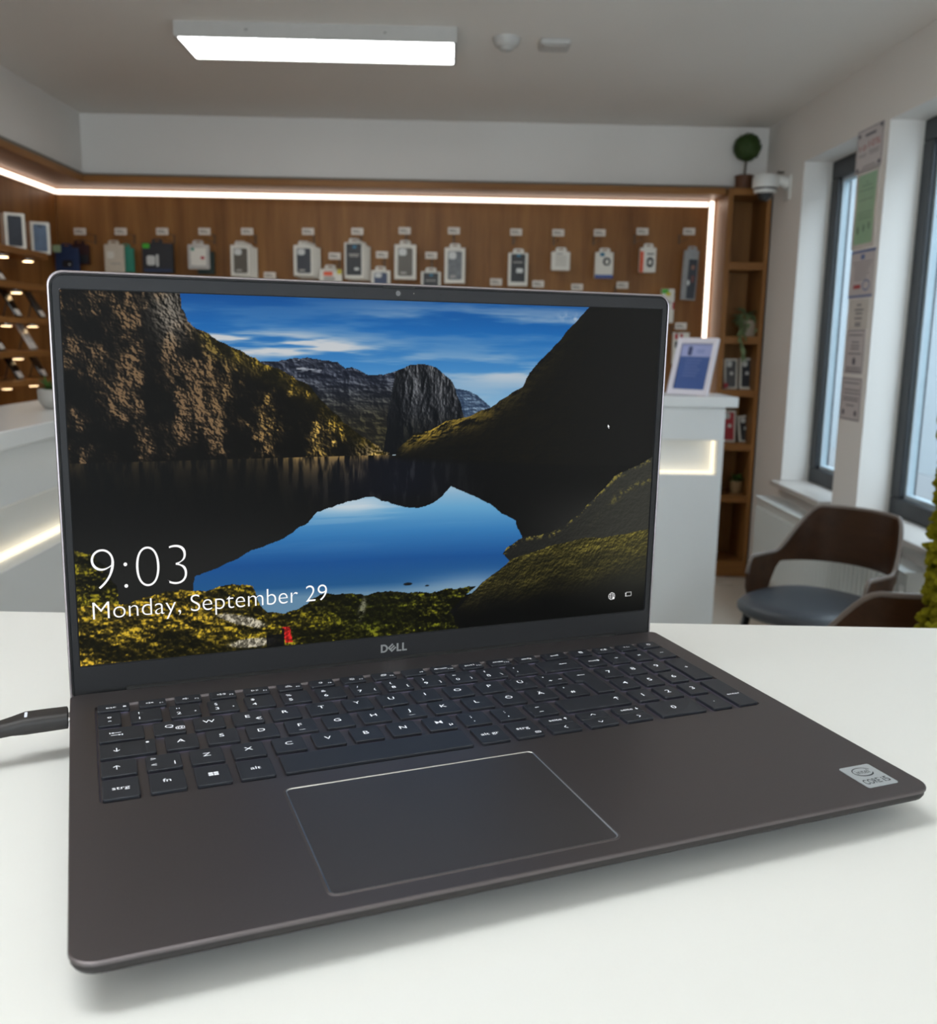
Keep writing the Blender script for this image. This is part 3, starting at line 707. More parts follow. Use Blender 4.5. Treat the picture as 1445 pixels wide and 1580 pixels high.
leanpart('portrait_print', rprism(-.035, -.018, fh - .07, fh - .034, .0043, .0048, .004, axis='y'), mat('portrait_navy', rgb(50, 62, 108), .4))
fl = Flat()
for i, (a, b) in enumerate(((.0, .034), (.004, .034))): fl.rect(a, b, fh - .05 - .009 * i, fh - .0465 - .009 * i)
for i in range(6): fl.rect(-.038, .03 - .006 * (i % 3), fh - .09 - .013 * i, fh - .087 - .013 * i)
me = fl.mesh('text_print', lambda x, y, z: (x, -.0050, y)); me.transform(lt); obj('text_print', me, mat('sheet_text', rgb(110, 128, 186), .4), t)
bm = bmesh.new(); box(bm, -.015, .015, .055, .059, .0005, .12); leanpart('easel_back', B(-.02, .02, .0, .004, .0, .16), M_white)

# ------------------------------------------------------------------ posters on the pier between the windows
XPo = XR - .0015
M_paper = mat('poster_paper', rgb(206, 200, 200), .4, var=.02); M_ink = mat('poster_ink', rgb(96, 92, 104), .5); M_redink = mat('poster_red_ink', rgb(176, 70, 74), .5)
M_pgreen = mat('poster_green', rgb(150, 190, 156), .4, var=.12, scale=12); M_pblue = mat('poster_blue_ink', rgb(96, 118, 170), .5); M_sleeve = mat('poster_sleeve', rgb(216, 212, 206), .25)
def poster(name, label, pl_, pr_, ty, by, paper, fill):
    """pl_/pr_ pixel x of far/near edge at the top; ty/by top and bottom"""
    y1 = P(pl_, ty, X=XR).y; y0 = P(pr_, ty, X=XR).y; z1 = P(pr_, ty - 8, X=XR).z; z0 = P(pr_ - 4, by - 8, X=XR).z
    w, h = y1 - y0, z1 - z0
    t = thing(name, label, 'poster', (XR, (y0 + y1) / 2, z0), group='papers on the pier between the windows')
    obj('sheet', B(-.0015, 0, -w / 2, w / 2, 0, h), paper, t)
    # local drawing frame: u from far(left in view) to near(right), v up
    def put(nm, fl, m): obj(nm, fl.mesh(nm, lambda x, y, z: (-.0018 - z, w / 2 - x * w, y * h)), m, t)
    fill(put)
    return t
def f1(put):
    put('red_print', Flat().text('10', box_=(.12, .38, .50, .62)).text('10%', box_=(.46, .9, .53, .68)), M_redink)
    put('title_print', Flat().rect(.32, .72, .80, .86), M_ink)
    fl = Flat(); [fl.rect(a, b, c, c + .012) for a, b, c in ((.1, .42, .40), (.12, .38, .36), (.5, .9, .44), (.5, .86, .40), (.52, .88, .36), (.3, .75, .12), (.25, .8, .08))]
    fl.line(((.03, .03), (.97, .03), (.97, .97), (.03, .97), (.03, .03)), .014); [fl.disc(a, b, .05) for a, b in ((.1, .86), (.9, .93), (.1, .08), (.9, .12))]
    put('line_print', fl, M_ink)
def f2(put):
    put('green_sheet', Flat().rect(.1, .9, .06, .95), M_pgreen)
    fl = Flat(z := None) if False else Flat()
    [fl.rect(a, b, c, c + .01, .0004) for a, b, c in ((.45, .55, .84), (.3, .7, .80), (.2, .8, .74), (.2, .8, .62), (.2, .8, .46), (.2, .78, .42), (.2, .8, .38))]
    [fl.disc(a, b, .05, .0004) for a, b in ((.25, .24), (.5, .26), (.72, .28))]
    put('line_print', fl, mat('poster_green_ink', rgb(110, 140, 118), .5))
def f3(put):
    fl = Flat(); fl.rect(.0, 1, .94, .99).rect(.0, 1, .02, .06); fl.rect(.42, .58, .80, .9); fl.ring(.72, .26, .14, .10, .03); put('blue_print', fl, M_pblue)
    fl = Flat(); [fl.rect(a, b, c, c + .012) for a, b, c in ((.1, .9, .74), (.15, .85, .68), (.2, .8, .62), (.2, .75, .56), (.2, .8, .50), (.2, .7, .44), (.2, .7, .38))]; put('line_print', fl, M_ink)
    put('red_print', Flat().rect(.2, .5, .2, .28), M_redink)
def f4(put):
    fl = Flat(); [fl.rect(a, b, c, c + .05) for a, b, c in ((.4, .62, .78), (.3, .75, .62), (.35, .7, .5), (.32, .7, .34), (.36, .66, .18), (.36, .66, .10))]; put('line_print', fl, M_ink)
def f5(put):
    fl = Flat(); [fl.rect(a, b, c, c + .025) for a, b, c in ((.12, .86, .86), (.3, .7, .70), (.28, .74, .62), (.25, .72, .55), (.15, .85, .44), (.1, .9, .12), (.1, .9, .06))]; fl.disc(.5, .28, .09)
    fl.line(((.03, .03), (.97, .03), (.97, .97), (.03, .97), (.03, .03)), .02); put('line_print', fl, M_ink)
def f6(put):
    fl = Flat(); [fl.rect(a, b, c, c + .025) for a, b, c in ((.12, .86, .86), (.14, .9, .70), (.14, .9, .62), (.1, .88, .52), (.1, .88, .46), (.3, .7, .34))]; fl.disc(.18, .18, .07); fl.disc(.78, .18, .07)
    fl.line(((.03, .03), (.97, .03), (.97, .97), (.03, .97), (.03, .03)), .02); put('line_print', fl, M_ink)
poster('poster', 'topmost white poster with large red figures on the window pier', 1325, 1365, 192, 262, M_paper, f1)
poster('poster', 'long green poster in a white sleeve on the window pier', 1323, 1358, 262, 386, M_sleeve, f2)
poster('poster', 'white poster with blue bands below the green one', 1314, 1351, 389, 466, M_paper, f3)
poster('notice', 'small notice with short text lines below the blue banded poster', 1311, 1341, 468, 516, M_sleeve, f4)
poster('notice', 'grey bordered notice with one dark dot, second from the bottom', 1307, 1335, 516, 586, M_paper, f5)
poster('notice', 'lowest notice on the pier with two dark dots', 1299, 1330, 592, 660, M_paper, f6)

# ------------------------------------------------------------------ dome camera on the right wall
q = P(1216, 287, X=XR); yc = q.y
dc = P(1180, 292, Y=yc)
t = thing('dome_camera', 'white dome security camera on a wall arm beside the topiary', 'security camera', (XR, yc, dc.z))
L_ = XR - dc.x
obj('wall_plate', rprism(-.045, .045, -.055, .07, -.010, 0, .012, .002, axis='x'), M_white, t)
bm = bmesh.new(); tube(bm, [(-.005, 0, .03), (-L_ * .4, 0, .045), (-L_, 0, .05)], [.034, .026, .03], 16); obj('arm', bm, M_white, t, 'auto')
def dl(p): return lathe(bmesh.new(), p, 32, -L_, 0)
obj('body', dl([(.062, .005), (.066, .012), (.066, .055), (.058, .068), (.03, .075)]), M_white, t, 'auto')
obj('black_ring', dl([(.058, -.004), (.060, .005)]), M_black, t, 'auto')
obj('lower_ring', dl([(.048, -.022), (.056, -.018), (.057, -.004)]), M_white, t, 'auto')
obj('dome', dl([(.003, -.062), (.02, -.058), (.034, -.046), (.041, -.032), (.043, -.022)]), mat('smoked_dome', rgb(30, 32, 36), .08, coat=1.0), t, 'auto')
bm = bmesh.new(); box(bm, -.06, -.03, -.012, .012, .078, .092, .002); obj('cable_gland', bm, M_grey, t)

# ------------------------------------------------------------------ radiator under the far window
ra = thing('radiator', 'white ribbed panel radiator under the far window behind the chair', 'radiator', (XR - .03, 4.10, .14))
z1 = zz(-.785) - .14
M_rad = mat('radiator_white', rgb(222, 226, 224), .35, var=.01)
obj('panel', B(-.085, 0, -.85, .82, 0, z1 - .01, .004), M_rad, ra)
bm = bmesh.new(); box(bm, -.10, .005, -.85, .82, z1 - .012, z1, .004); obj('top_grille', bm, M_rad, ra)
rib = None
for k in range(41):
    y = -.83 + k * .0402
    if rib is None:
        o = obj('rib', B(-.102, -.084, -.011, .011, .03, z1 - .05, .005, 1), M_rad, ra); rib = o.data
    else:
        o = bpy.data.objects.new('rib', rib); COL.objects.link(o); o.parent = ra
    o.location = (0, y, 0)
for y in (-.7, .7): obj('foot', B(-.06, -.03, y - .02, y + .02, -.14, 0), M_rad, ra)

# ------------------------------------------------------------------ chairs
M_walnut = wood('dark_walnut', rgb(44, 27, 16), rgb(74, 48, 30), .35, 'x')
M_seat = mat('charcoal_leather', rgb(58, 62, 68), .45, var=.08, scale=80, bump=.1)
M_edge = mat('edge_highlight', rgb(120, 108, 100), .35)  # paler than the walnut: highlight along the shell edge put into colour
def chair(label, loc, rotz):
    """faces local -y; origin on the floor under the seat"""
    t = thing('armchair', label, 'chair', loc, rotz, 'wooden shell chairs by the window')
    n = 64; a0 = 118
    def sm(x): x = max(0, min(1, x)); return x * x * (3 - 2 * x)
    loops_out = []; 
    path = []
    for i in range(n + 1):
        s = -1 + 2 * i / n; a = abs(s)
        # U-shaped plan: back arc, then straight arms
        if a < .62:
            th = s / .62 * R(88); x = .225 * math.sin(th); y = .0 + .215 * math.cos(th)
        else:
            k = (a - .62) / .38; x = math.copysign(.225 - .004 * k, s); y = .0 + .215 * math.cos(R(88)) - k * .135
        top = .745 - .165 * sm((a - .28) / .30)
        bot = .545 - .105 * sm((a - .52) / .14) 
        top -= .06 * max(0, (a - .93) / .07) ** 2
        bot = bot + .0
        if a > .965: bot += .03 * (a - .965) / .035
        lean = .10 * (1 - sm((a - .3) / .4))
        path.append((x, y, top, bot, lean))
    bm = bmesh.new(); th_ = .011; secs = []
    for i, (x, y, top, bot, lean) in enumerate(path):
        p0 = path[max(0, i - 1)]; p1 = path[min(n, i + 1)]
        d = Vector((p1[0] - p0[0], p1[1] - p0[1], 0)).normalized(); nn = Vector((-d.y, d.x, 0))
        m = 6; ring = []
        for side in (1, -1):
            for k in range(m + 1):
                kk = k / m if side == 1 else 1 - k / m
                z = bot + (top - bot) * kk
                off = lean * (z - .5) * 1.2
                c = Vector((x, y, z)) + Vector((0, off, 0)) + nn * (th_ / 2 * side)
                ring.append(tuple(c))
        secs.append(ring)
    loft(bm, secs)
    obj('shell', bm, M_walnut, t, 'auto')
    bm = bmesh.new()
    tube(bm, [Vector((x, y + lean * (top - .5) * 1.2, top)) for x, y, top, bot, lean in path], .0075, 8); obj('top_edge', bm, M_edge, t, True)
    # seat pad
    bm = bmesh.new(); loops = []
    for z, s in ((.405, .72), (.415, .93), (.43, 1.0), (.445, 1.0), (.46, .93), (.468, .75), (.470, .4)):
        loops.append([(.216 * s * math.copysign(abs(math.cos(a)) ** .8, math.cos(a)), -.075 + .235 * s * math.copysign(abs(math.sin(a)) ** .8, math.sin(a)), z) for a in (2 * math.pi * i / 40 for i in range(40))])
    loft(bm, loops); obj('seat', bm, M_seat, t, True)
    for sx, sy in ((-1, -1), (1, -1), (-1, 1), (1, 1)):
        bm = bmesh.new(); tube(bm, [(sx * .205, -.07 + sy * .20, 0), (sx * .15, -.07 + sy * .14, .41)], [.011, .015], 12); obj('leg', bm, M_black, t, True)
    bm = bmesh.new(); box(bm, -.18, .18, -.05, -.01, .39, .407); box(bm, -.02, .02, -.2, .15, .39, .407); obj('under_frame', bm, M_black, t)
    return t
chair('dark walnut shell armchair with charcoal seat, whole back in view by the radiator', (1.305, 3.20, 0), R(-53))
chair('dark walnut armchair turned away, only its back showing over the counter edge', (1.12, 2.42, 0), R(196))

# ------------------------------------------------------------------ moss divider at the right edge
M_moss = mat('preserved_moss', rgb(120, 114, 22), .95, var=.6, scale=90, bump=1.0, spec=.1)
mo = thing('moss_divider', 'upright divider covered in yellow green moss at the right photo edge', 'divider', (1.022, 1.9, 0))
obj('board', B(.0, .5, -.03, .03, 0, 1.17), mat('divider_board', rgb(96, 70, 54), .7), mo)
_b = bmesh.new(); bmesh.ops.create_icosphere(_b, subdivisions=2, radius=1.0)
_bv = np.array([v.co[:] for v in _b.verts]); _b.verts.index_update(); _bf = np.array([[v.index for v in f.verts] for f in _b.faces]); _b.free()
rs = random.Random(5); nr = np.random.default_rng(5); MV = []; MF = []
def clump(x, y, z, r):
    MF.append(_bf + len(MV) * len(_bv)); MV.append(_bv * (r * nr.uniform(.62, 1.25, (len(_bv), 1))) * (1, 1, .85) + (x, y, z))
for i in range(700):
    clump(rs.uniform(-.005, .22), rs.choice((-.035, .035)) + rs.uniform(-.01, .01), rs.uniform(.62, 1.17), rs.uniform(.007, .018))
for i in range(420): clump(rs.uniform(-.020, .006), rs.uniform(-.04, .04), .55 + .64 * i / 420, rs.uniform(.006, .015))
for i in range(140): clump(rs.uniform(-.045, .2), rs.uniform(-.07, -.03), rs.uniform(.68, .765), rs.uniform(.008, .016))
me = bpy.data.meshes.new('moss'); me.from_pydata(np.concatenate(MV).tolist(), [], np.concatenate(MF).tolist())
o = obj('moss', me, M_moss, mo); o['kind'] = 'stuff'

# ================================================================== THE LAPTOP
LM = Matrix(((0.935, -0.3544, 0.0103, 0.05201), (0.3545, 0.9349, -0.0188, 0.33009), (-0.0029, 0.0212, 0.9998, zz(-.19291)), (0, 0, 0, 1)))
# orthonormalise
c0 = Vector(LM.col[0][:3]).normalized(); c2 = Vector(LM.col[2][:3]); c1 = c2.cross(c0).normalized(); c2 = c0.cross(c1)
LM = Matrix(((c0.x, c1.x, c2.x, LM[0][3]), (c0.y, c1.y, c2.y, LM[1][3]), (c0.z, c1.z, c2.z, LM[2][3]), (0, 0, 0, 1)))
LAP = thing('laptop', 'open black laptop showing a lake and mountain lock screen', 'laptop')
LAP.matrix_world = LM
WL, DL = .3561, .2285
M_deck = mat('laptop_deck', rgb(106, 100, 101), .41, .87, var=.05, scale=900, bump=.015)
M_key = mat('key_cap', rgb(37, 39, 45), .46, 0, var=.04, scale=600)
M_under = mat('laptop_underside', rgb(30, 30, 32), .6)
M_rim = mat('lid_rim', rgb(158, 150, 154), .3, .9)
M_band = mat('base_side_band', rgb(58, 55, 55), .5, .6)
M_bezel = mat('screen_bezel', rgb(38, 38, 40), .6, var=.04, scale=700, spec=.25)
M_rubber = mat('rubber', rgb(16, 16, 17), .8)
M_chrome = mat('polished_chamfer', rgb(222, 220, 218), .32, 1.0)
M_legend = mat('key_legend', rgb(214, 216, 222), .5, emit=(.9, .92, 1, 1), es=.35)
M_glow = emitter('keyboard_backlight', (.62, .60, .95, 1), 1.0)

bm = bmesh.new()
KX0, KX1, KY0, KY1 = -.1664, .1656, .1034, .2094
def dloop(z, i, r0=.009, r1=.004):
    return [(a, b, z) for a, b in rr(-WL / 2 + i, WL / 2 - i, i, DL - i, (r1, r1, r0 - i * .5, r0 - i * .5), 6)]
well = lambda z, i: [(a, b, z) for a, b in rr(KX0 + i, KX1 - i, KY0 + i, KY1 - i, .003, 6)]
loft(bm, [dloop(-.0014, .0001), dloop(-.0011, 0), dloop(-.0003, .0001), dloop(0, .0006), well(0, 0), well(-.0011, .0006)])
obj('base_deck', bm, M_deck, LAP)
obj('base_rim', loft(bmesh.new(), [dloop(-.0056, .0030), dloop(-.0048, .0012), dloop(-.0034, .0005), dloop(-.0014, .0005)]), M_band, LAP)
def tz(x, y): return ((TZ) - LM[2][3] - LM[2][0] * x - LM[2][1] * y) / LM[2][2]
bm = loft(bmesh.new(), [[(a, b, z) for a, b in rr(-WL / 2 + i, WL / 2 - i, .012 + j, DL - .004 - i * .3, .006, 4)] for z, i, j in ((-.0058, .006, 0), (-.0105, .012, .012), (-.0125, .02, .02))])
obj('base_underside', bm, M_under, LAP)
for x in (-.12, .12):
    obj('rubber_foot', rprism(x - .035, x + .035, .040, .050, tz(x, .045), -.0120, .004, .0008), M_rubber, LAP)
    obj('rubber_foot', rprism(x - .02, x + .02, .196, .204, tz(x, .20), -.0120, .003, .0008), M_rubber, LAP)
bm = bmesh.new(); tube(bm, [(-.15, .2325, -.0045), (.15, .2325, -.0045)], .0052, 14); obj('hinge_bar', bm, M_rubber, LAP, 'auto')
# touchpad: chamfer ring + pad
tx0, tx1, ty0, ty1 = -.0932, .0232, .0099, .0915
bm = bmesh.new()
def tl(i, z): return [(a, b, z) for a, b in rr(tx0 + i, tx1 - i, ty0 + i, ty1 - i, max(.003 - i, .001), 6)]
loft(bm, [tl(.00012, .00030), tl(.00062, .00005)], False, False); obj('touchpad_chamfer', bm, M_chrome, LAP)
bm = bmesh.new(); loft(bm, [tl(-.0009, .00001), tl(.00012, .00030)], False, False); obj('touchpad_lip', bm, M_deck, LAP)
bm = bmesh.new(); loft(bm, [tl(.0005, -.0002), tl(.0006, .00005)], False, True); obj('touchpad', bm, mat('touchpad_surface', rgb(98, 94, 95), .42, .85, var=.03, scale=800), LAP)
# processor sticker
st = obj('sticker', rprism(.1491, .1664, .0096, .0286, .0, .0003, .0012, 0), mat('silver_sticker', rgb(186, 192, 196), .3, .35, var=.12, scale=2500), LAP)
M_stk = mat('sticker_ink', rgb(52, 56, 62), .5)
fl = Flat(); fl.ring(.1578, .0227, .0052, .0036, .0005, .00034, 20, 335); fl.ring(.1578, .02245, .0052, .0036, .0007, .00034, 190, 320)
fl.text('intel', box_=(.1542, .1612, .0211, .0244), z=.00034)
fl.text('CORE', box_=(.1506, .1597, .0120, .0162), z=.00034, offset=.012); fl.text("i5", box_=(.1612, .1648, .0120, .0162), z=.00034, offset=.012); fl.rect(.1601, .1604, .0156, .0162, .00034)
obj('sticker_print', fl.mesh('sticker_print'), M_stk, st)

# ---- keys
def mm(v): return v / 1000.0
KROWS = {'f': (199.4, 208.4), 'n': (181.2, 196.4), 't': (162.4, 177.4), 'c': (144.4, 159.6), 's': (125.9, 141.0), 'b': (104.8, 122.6)}
KEYS = []   # (x0,x1,y0,y1,legend function, extra)
def K(row, x0, x1, *leg, y0=None, y1=None): a, b = KROWS[row]; KEYS.append((x0, x1, y0 or a, y1 or b, leg))
def T(s, u, v, h, bold=0): return ('t', s, u, v, h, bold)
def S(kind, u, v, h): return ('s', kind, u, v, h)
# function row
K('f', -165.2, -149.7, T('esc', .42, .45, 2.2), S('lock', .84, .42, 1.9))
FL = [S('mute', .42, .48, 2.4), S('voldn', .45, .48, 2.4), S('volup', .45, .5, 2.6), S('play', .45, .5, 2.2), S('kbd', .45, .5, 2.6), S('dim', .45, .5, 2.4), S('bright', .45, .5, 2.6), S('proj', .48, .52, 3.0), None, T('druck', .42, .55, 2.0), T('pos1', .42, .55, 2.0), T('ende', .45, .55, 2.0)]
for i, l in enumerate(FL):
    x = -145.3 + 17.68 * i
    K('f', x, x + 13.3, *([l] if l else []), T('F%d' % (i + 1), .82, .34, 1.3))
K('f', -145.3 + 17.68 * 12, -145.3 + 17.68 * 12 + 13.3, T('einfg', .5, .5, 2.0)); K('f', 84.6, 99.9, T('entf', .5, .5, 2.0))
NP = [(103.9, 116.4), (120.0, 132.4), (136.2, 148.2), (152.2, 164.4)]
for (a, b), l in zip(NP, (S('calc', .5, .5, 3.0), T('CE', .5, .5, 2.2), T('+/-', .5, .5, 2.2), S('power', .5, .5, 2.4))): K('f', a, b, l)
# number row
K('n', -165.2, -154.4, T('°', .5, .62, 3.0), S('hat', .5, .32, 1.6))
for i, (a, b, c) in enumerate((('!', '1', ''), ('"', '2', '²'), ('§', '3', '³'), ('$', '4', ''), ('%', '5', ''), ('&', '6', ''), ('/', '7', '{'), ('(', '8', '['), (')', '9', ']'), ('=', '0', '}'), ('?', 'ß', '\\'), ('`', '´', ''))):
    x = -150.1 + 18.75 * i
    K('n', x, x + 14.8, T(a, .28, .70, 2.5), T(b, .28, .30, 3.0), *([T(c, .82, .30, 2.4)] if c else []))
K('n', 75.2, 100, S('left', .62, .55, 5.0))
for (a, b), l in zip(NP, (T('num ↓', .5, .5, 1.9), T('÷', .5, .5, 3.0), T('×', .5, .5, 3.0), T('-', .5, .5, 3.0))): K('n', a, b, l)
# tab row
K('t', -165.2, -144.9, S('tab', .38, .5, 5.5))
for i, c in enumerate('QWERTYUIOPÜ'):
    x = -140.6 + 18.75 * i
    K('t', x, x + 14.7, T(c, .5, .58, 3.3), *([T('@', .84, .40, 3.0)] if c == 'Q' else [T('€', .84, .32, 3.0)] if c == 'E' else []))
x = -140.6 + 18.75 * 11; K('t', x, x + 14.7, T('*', .3, .72, 2.6), T('+', .4, .34, 2.8), T('~', .82, .38, 2.6))
x = -140.6 + 18.75 * 12
KEYS.append(('enter', x, 99.4, 144.4, 177.4))
K('t', *NP[0], T('7', .5, .5, 3.6)); K('t', *NP[1], T('8', .5, .5, 3.6)); K('t', *NP[2], T('9', .5, .5, 3.6)); K('t', *NP[3], T('+', .5, .55, 3.0), y0=144.6)
# caps row
K('c', -165.2, -140.9, S('down', .30, .5, 3.6), S('dot', .86, .78, 1.6))
for i, c in enumerate('ASDFGHJKLÖÄ'):
    x = -136.6 + 18.75 * i; K('c', x, x + 14.7, T(c, .48, .56, 3.3), *([S('bar', .48, .18, 3.2)] if c in 'FJ' else []))
x = -136.6 + 18.75 * 11; K('c', x, x + 14.7, T("'", .3, .74, 2.4), T('#', .42, .32, 2.8))
for k, c in enumerate('456'): K('c', *NP[k], T(c, .5, .5, 3.6))
# shift row
K('s', -165.2, -150.2, S('up', .44, .5, 3.8)); K('s', -146.4, -131.2, T('>', .22, .74, 2.8), T('<', .22, .34, 2.8), T('|', .80, .36, 2.8))
for i, c in enumerate('ZXCVBNM'):
    x = -127.4 + 18.75 * i; K('s', x, x + 14.7, T(c, .5, .55, 3.3), *([T('µ', .84, .32, 2.8)] if c == 'M' else []))
for j, (a, b) in enumerate(((';', ','), (':', '.'), ('_', '-'))):
    x = -127.4 + 18.75 * (7 + j); K('s', x, x + 14.7, T(a, .42, .66, 3.0), T(b, .42, .28, 3.0))
K('s', 60.2, 99.3, S('up', .86, .5, 3.6))
for k, c in enumerate('123'): K('s', *NP[k], T(c, .5, .5, 3.6))
K('s', *NP[3], T('enter', .55, .40, 2.2), y0=104.8, y1=141.0)
# bottom row
K('b', -165.2, -150.2, T('strg', .5, .5, 2.7)); K('b', -146.2, -131.3, T('fn', .48, .55, 2.9)); K('b', -127.3, -112.5, S('win', .52, .52, 3.4)); K('b', -109, -93.8, T('alt', .5, .52, 2.7))
K('b', -89.7, -.3); K('b', 4.1, 18.9, T('alt gr', .5, .52, 2.6)); K('b', 22.4, 37.3, T('strg', .46, .55, 2.6), S('menu', .84, .2, 2.6))
for (a, b), u, d in (((41.5, 58.0), T('seite↑', .46, .5, 2.2), S('lt', .55, .5, 3.0)), ((62.4, 79.0), S('hat', .5, .5, 3.0), S('vee', .5, .5, 3.0)), ((83.4, 99.2), T('seite↓', .46, .5, 2.2), S('gt', .6, .5, 3.0))):
    K('b', a, b, u, y0=113.9, y1=122.6); K('b', a, b, d, y0=104.8, y1=113.5)
K('b', 104.4, 131.8, T('0', .45, .5, 3.6)); K('b', *NP[2], T(',', .5, .5, 3.4))

KZ0, KZ1 = -.00075, .0009                    # key skirt and key top
def draw(fl, leg, x0, x1, y0, y1):
    z = KZ1 + .00006
    if leg[0] == 't':
        _, s, u, v, h, bo = leg; c = (mm(x0 + (x1 - x0) * u), mm(y0 + (y1 - y0) * v)); h = mm(h) * .95
        if s == ',' or s == '.' : fl.rect(c[0] - .0003, c[0] + .0003, c[1] - .0006, c[1] + .0002, z); return
        if s in ('-', '_', '~'): fl.rect(c[0] - .0011, c[0] + .0011, c[1] - .0002, c[1] + .0002, z); return
        if s in ("'", '`', '´', '"', '°', '*'):
            if s == '°': fl.ring(c[0], c[1], .0008, .0007, .0004, z, n=10); return
            n = 2 if s == '"' else 1
            for k in range(n): fl.rect(c[0] - .0008 + .0012 * k, c[0] - .0003 + .0012 * k, c[1] - .0004, c[1] + .0007, z)
            return
        ar = None
        if s[-1] in '↑↓': ar = s[-1]; s = s[:-1].strip()
        fl.text(s, height=h, center=c, z=z, sx=1.25 if len(s) > 1 else 1.2, offset=.003)
        if ar:
            w = len(s) * h * .52; d = 1 if ar == '↑' else -1; X = c[0] + w + .0006
            fl.line(((X, c[1] - .0011), (X, c[1] + .0011)), .0004, z); fl.poly(((X - .0009, c[1] + .0002 * d), (X + .0009, c[1] + .0002 * d), (X, c[1] + .0014 * d)), z)
        return
    _, k, u, v, h = leg; cx, cy = mm(x0 + (x1 - x0) * u), mm(y0 + (y1 - y0) * v); h = mm(h); w = .00042
    if k in ('up', 'down'):
        d = 1 if k == 'up' else -1
        fl.line(((cx, cy - h / 2), (cx, cy + h / 2)), w, z); fl.line(((cx - h * .38, cy + d * h * .12), (cx, cy + d * h / 2), (cx + h * .38, cy + d * h * .12)), w, z)
    elif k == 'left': fl.line(((cx - h / 2, cy), (cx + h / 2, cy)), w, z); fl.poly(((cx - h / 2, cy), (cx - h * .22, cy + h * .14), (cx - h * .22, cy - h * .14)), z)
    elif k == 'tab':
        for dy, d in ((.0013, -1), (-.0013, 1)):
            fl.line(((cx - h * .42, cy + dy), (cx + h * .42, cy + dy)), w, z); fl.line(((cx + d * h * .5, cy + dy - .0008), (cx + d * h * .5, cy + dy + .0008)), w, z); fl.poly(((cx + d * h * .46, cy + dy), (cx + d * h * .2, cy + dy + .0008), (cx + d * h * .2, cy + dy - .0008)), z)
    elif k == 'dot': fl.disc(cx, cy, h / 2, z, 10)
    elif k == 'bar': fl.rect(cx - h / 2, cx + h / 2, cy - .00012, cy + .00012, z)
    elif k in ('hat', 'vee', 'lt', 'gt'):
        a = h * .45; b = h * .25
        p = {'hat': ((-a, -b), (0, b), (a, -b)), 'vee': ((-a, b), (0, -b), (a, b)), 'lt': ((b, a), (-b, 0), (b, -a)), 'gt': ((-b, a), (b, 0), (-b, -a))}[k]
        fl.line([(cx + i, cy + j) for i, j in p], w, z)
    elif k == 'win':
        g = .00016
        for i in (0, 1):
            for j in (0, 1):
                X0 = cx + (g if i else -h * .62); X1 = cx + (h * .62 if i else -g); Y0 = cy + (g if j else -h * .45); Y1 = cy + (h * .45 if j else -g)
                fl.rect(X0, X1, Y0, Y1, z)
    elif k == 'menu':
        fl.line(((cx - h / 2, cy - h * .3), (cx + h / 2, cy - h * .3), (cx + h / 2, cy + h * .3), (cx - h / 2, cy + h * .3), (cx - h / 2, cy - h * .3)), .00028, z); [fl.rect(cx - h * .28, cx - h * .06 if 0 else cx + h * .28, cy + q_ * h, cy + q_ * h + .0002, z) for q_ in (-.12, .08)]
    elif k in ('mute', 'voldn', 'volup'):
        fl.line(((cx - h * .8, cy - h * .15), (cx - h * .8, cy + h * .15), (cx - h * .45, cy + h * .15), (cx - h * .1, cy + h * .4), (cx - h * .1, cy - h * .4), (cx - h * .45, cy - h * .15), (cx - h * .8, cy - h * .15)), .0003, z)
        if k == 'mute': fl.line(((cx + h * .15, cy - h * .25), (cx + h * .6, cy + h * .25)), .0003, z); fl.line(((cx + h * .15, cy + h * .25), (cx + h * .6, cy - h * .25)), .0003, z)
        else:
            for r_ in ((.3,) if k == 'voldn' else (.3, .55, .8)): fl.ring(cx - h * .05, cy, h * r_, h * r_ * .8, .0003, z, -45, 45, 24)
    elif k == 'play':
        fl.line(((cx - h * .9, cy - h * .35), (cx - h * .2, cy), (cx - h * .9, cy + h * .35), (cx - h * .9, cy - h * .35)), .0003, z); fl.rect(cx + h * .15, cx + h * .28, cy - h * .35, cy + h * .35, z); fl.rect(cx + h * .5, cx + h * .63, cy - h * .35, cy + h * .35, z)
    elif k in ('kbd', 'dim', 'bright'):
        r0 = h * .28; fl.ring(cx, cy, r0, r0, .0003, z, 0, 180 if k == 'kbd' else 360, 14)
        for a in range(0, 360, 45):
            if k == 'kbd' and a > 180: continue
            l = h * (.62 if k != 'dim' else .5); fl.line(((cx + 1.5 * r0 * math.cos(R(a)), cy + 1.5 * r0 * math.sin(R(a))), (cx + l * math.cos(R(a)), cy + l * math.sin(R(a)))), .0003, z)
        if k == 'kbd': fl.rect(cx - h * .7, cx + h * .7, cy - h * .3, cy - h * .18, z)
    elif k == 'proj':
        for d in (0, .0007): fl.line(((cx - h * .4 + d, cy - h * .3 + d), (cx + h * .35 + d, cy - h * .3 + d), (cx + h * .35 + d, cy + h * .2 + d), (cx - h * .4 + d, cy + h * .2 + d), (cx - h * .4 + d, cy - h * .3 + d)), .00028, z)
    elif k == 'lock': fl.rect(cx - h * .4, cx + h * .4, cy - h * .4, cy + h * .1, z); fl.ring(cx, cy + h * .1, h * .28, h * .35, .0003, z, 0, 180, 12)
    elif k == 'calc':
        fl.line(((cx - h * .32, cy - h * .45), (cx + h * .32, cy - h * .45), (cx + h * .32, cy + h * .45), (cx - h * .32, cy + h * .45), (cx - h * .32, cy - h * .45)), .0003, z); fl.rect(cx - h * .22, cx + h * .22, cy + h * .12, cy + h * .32, z)
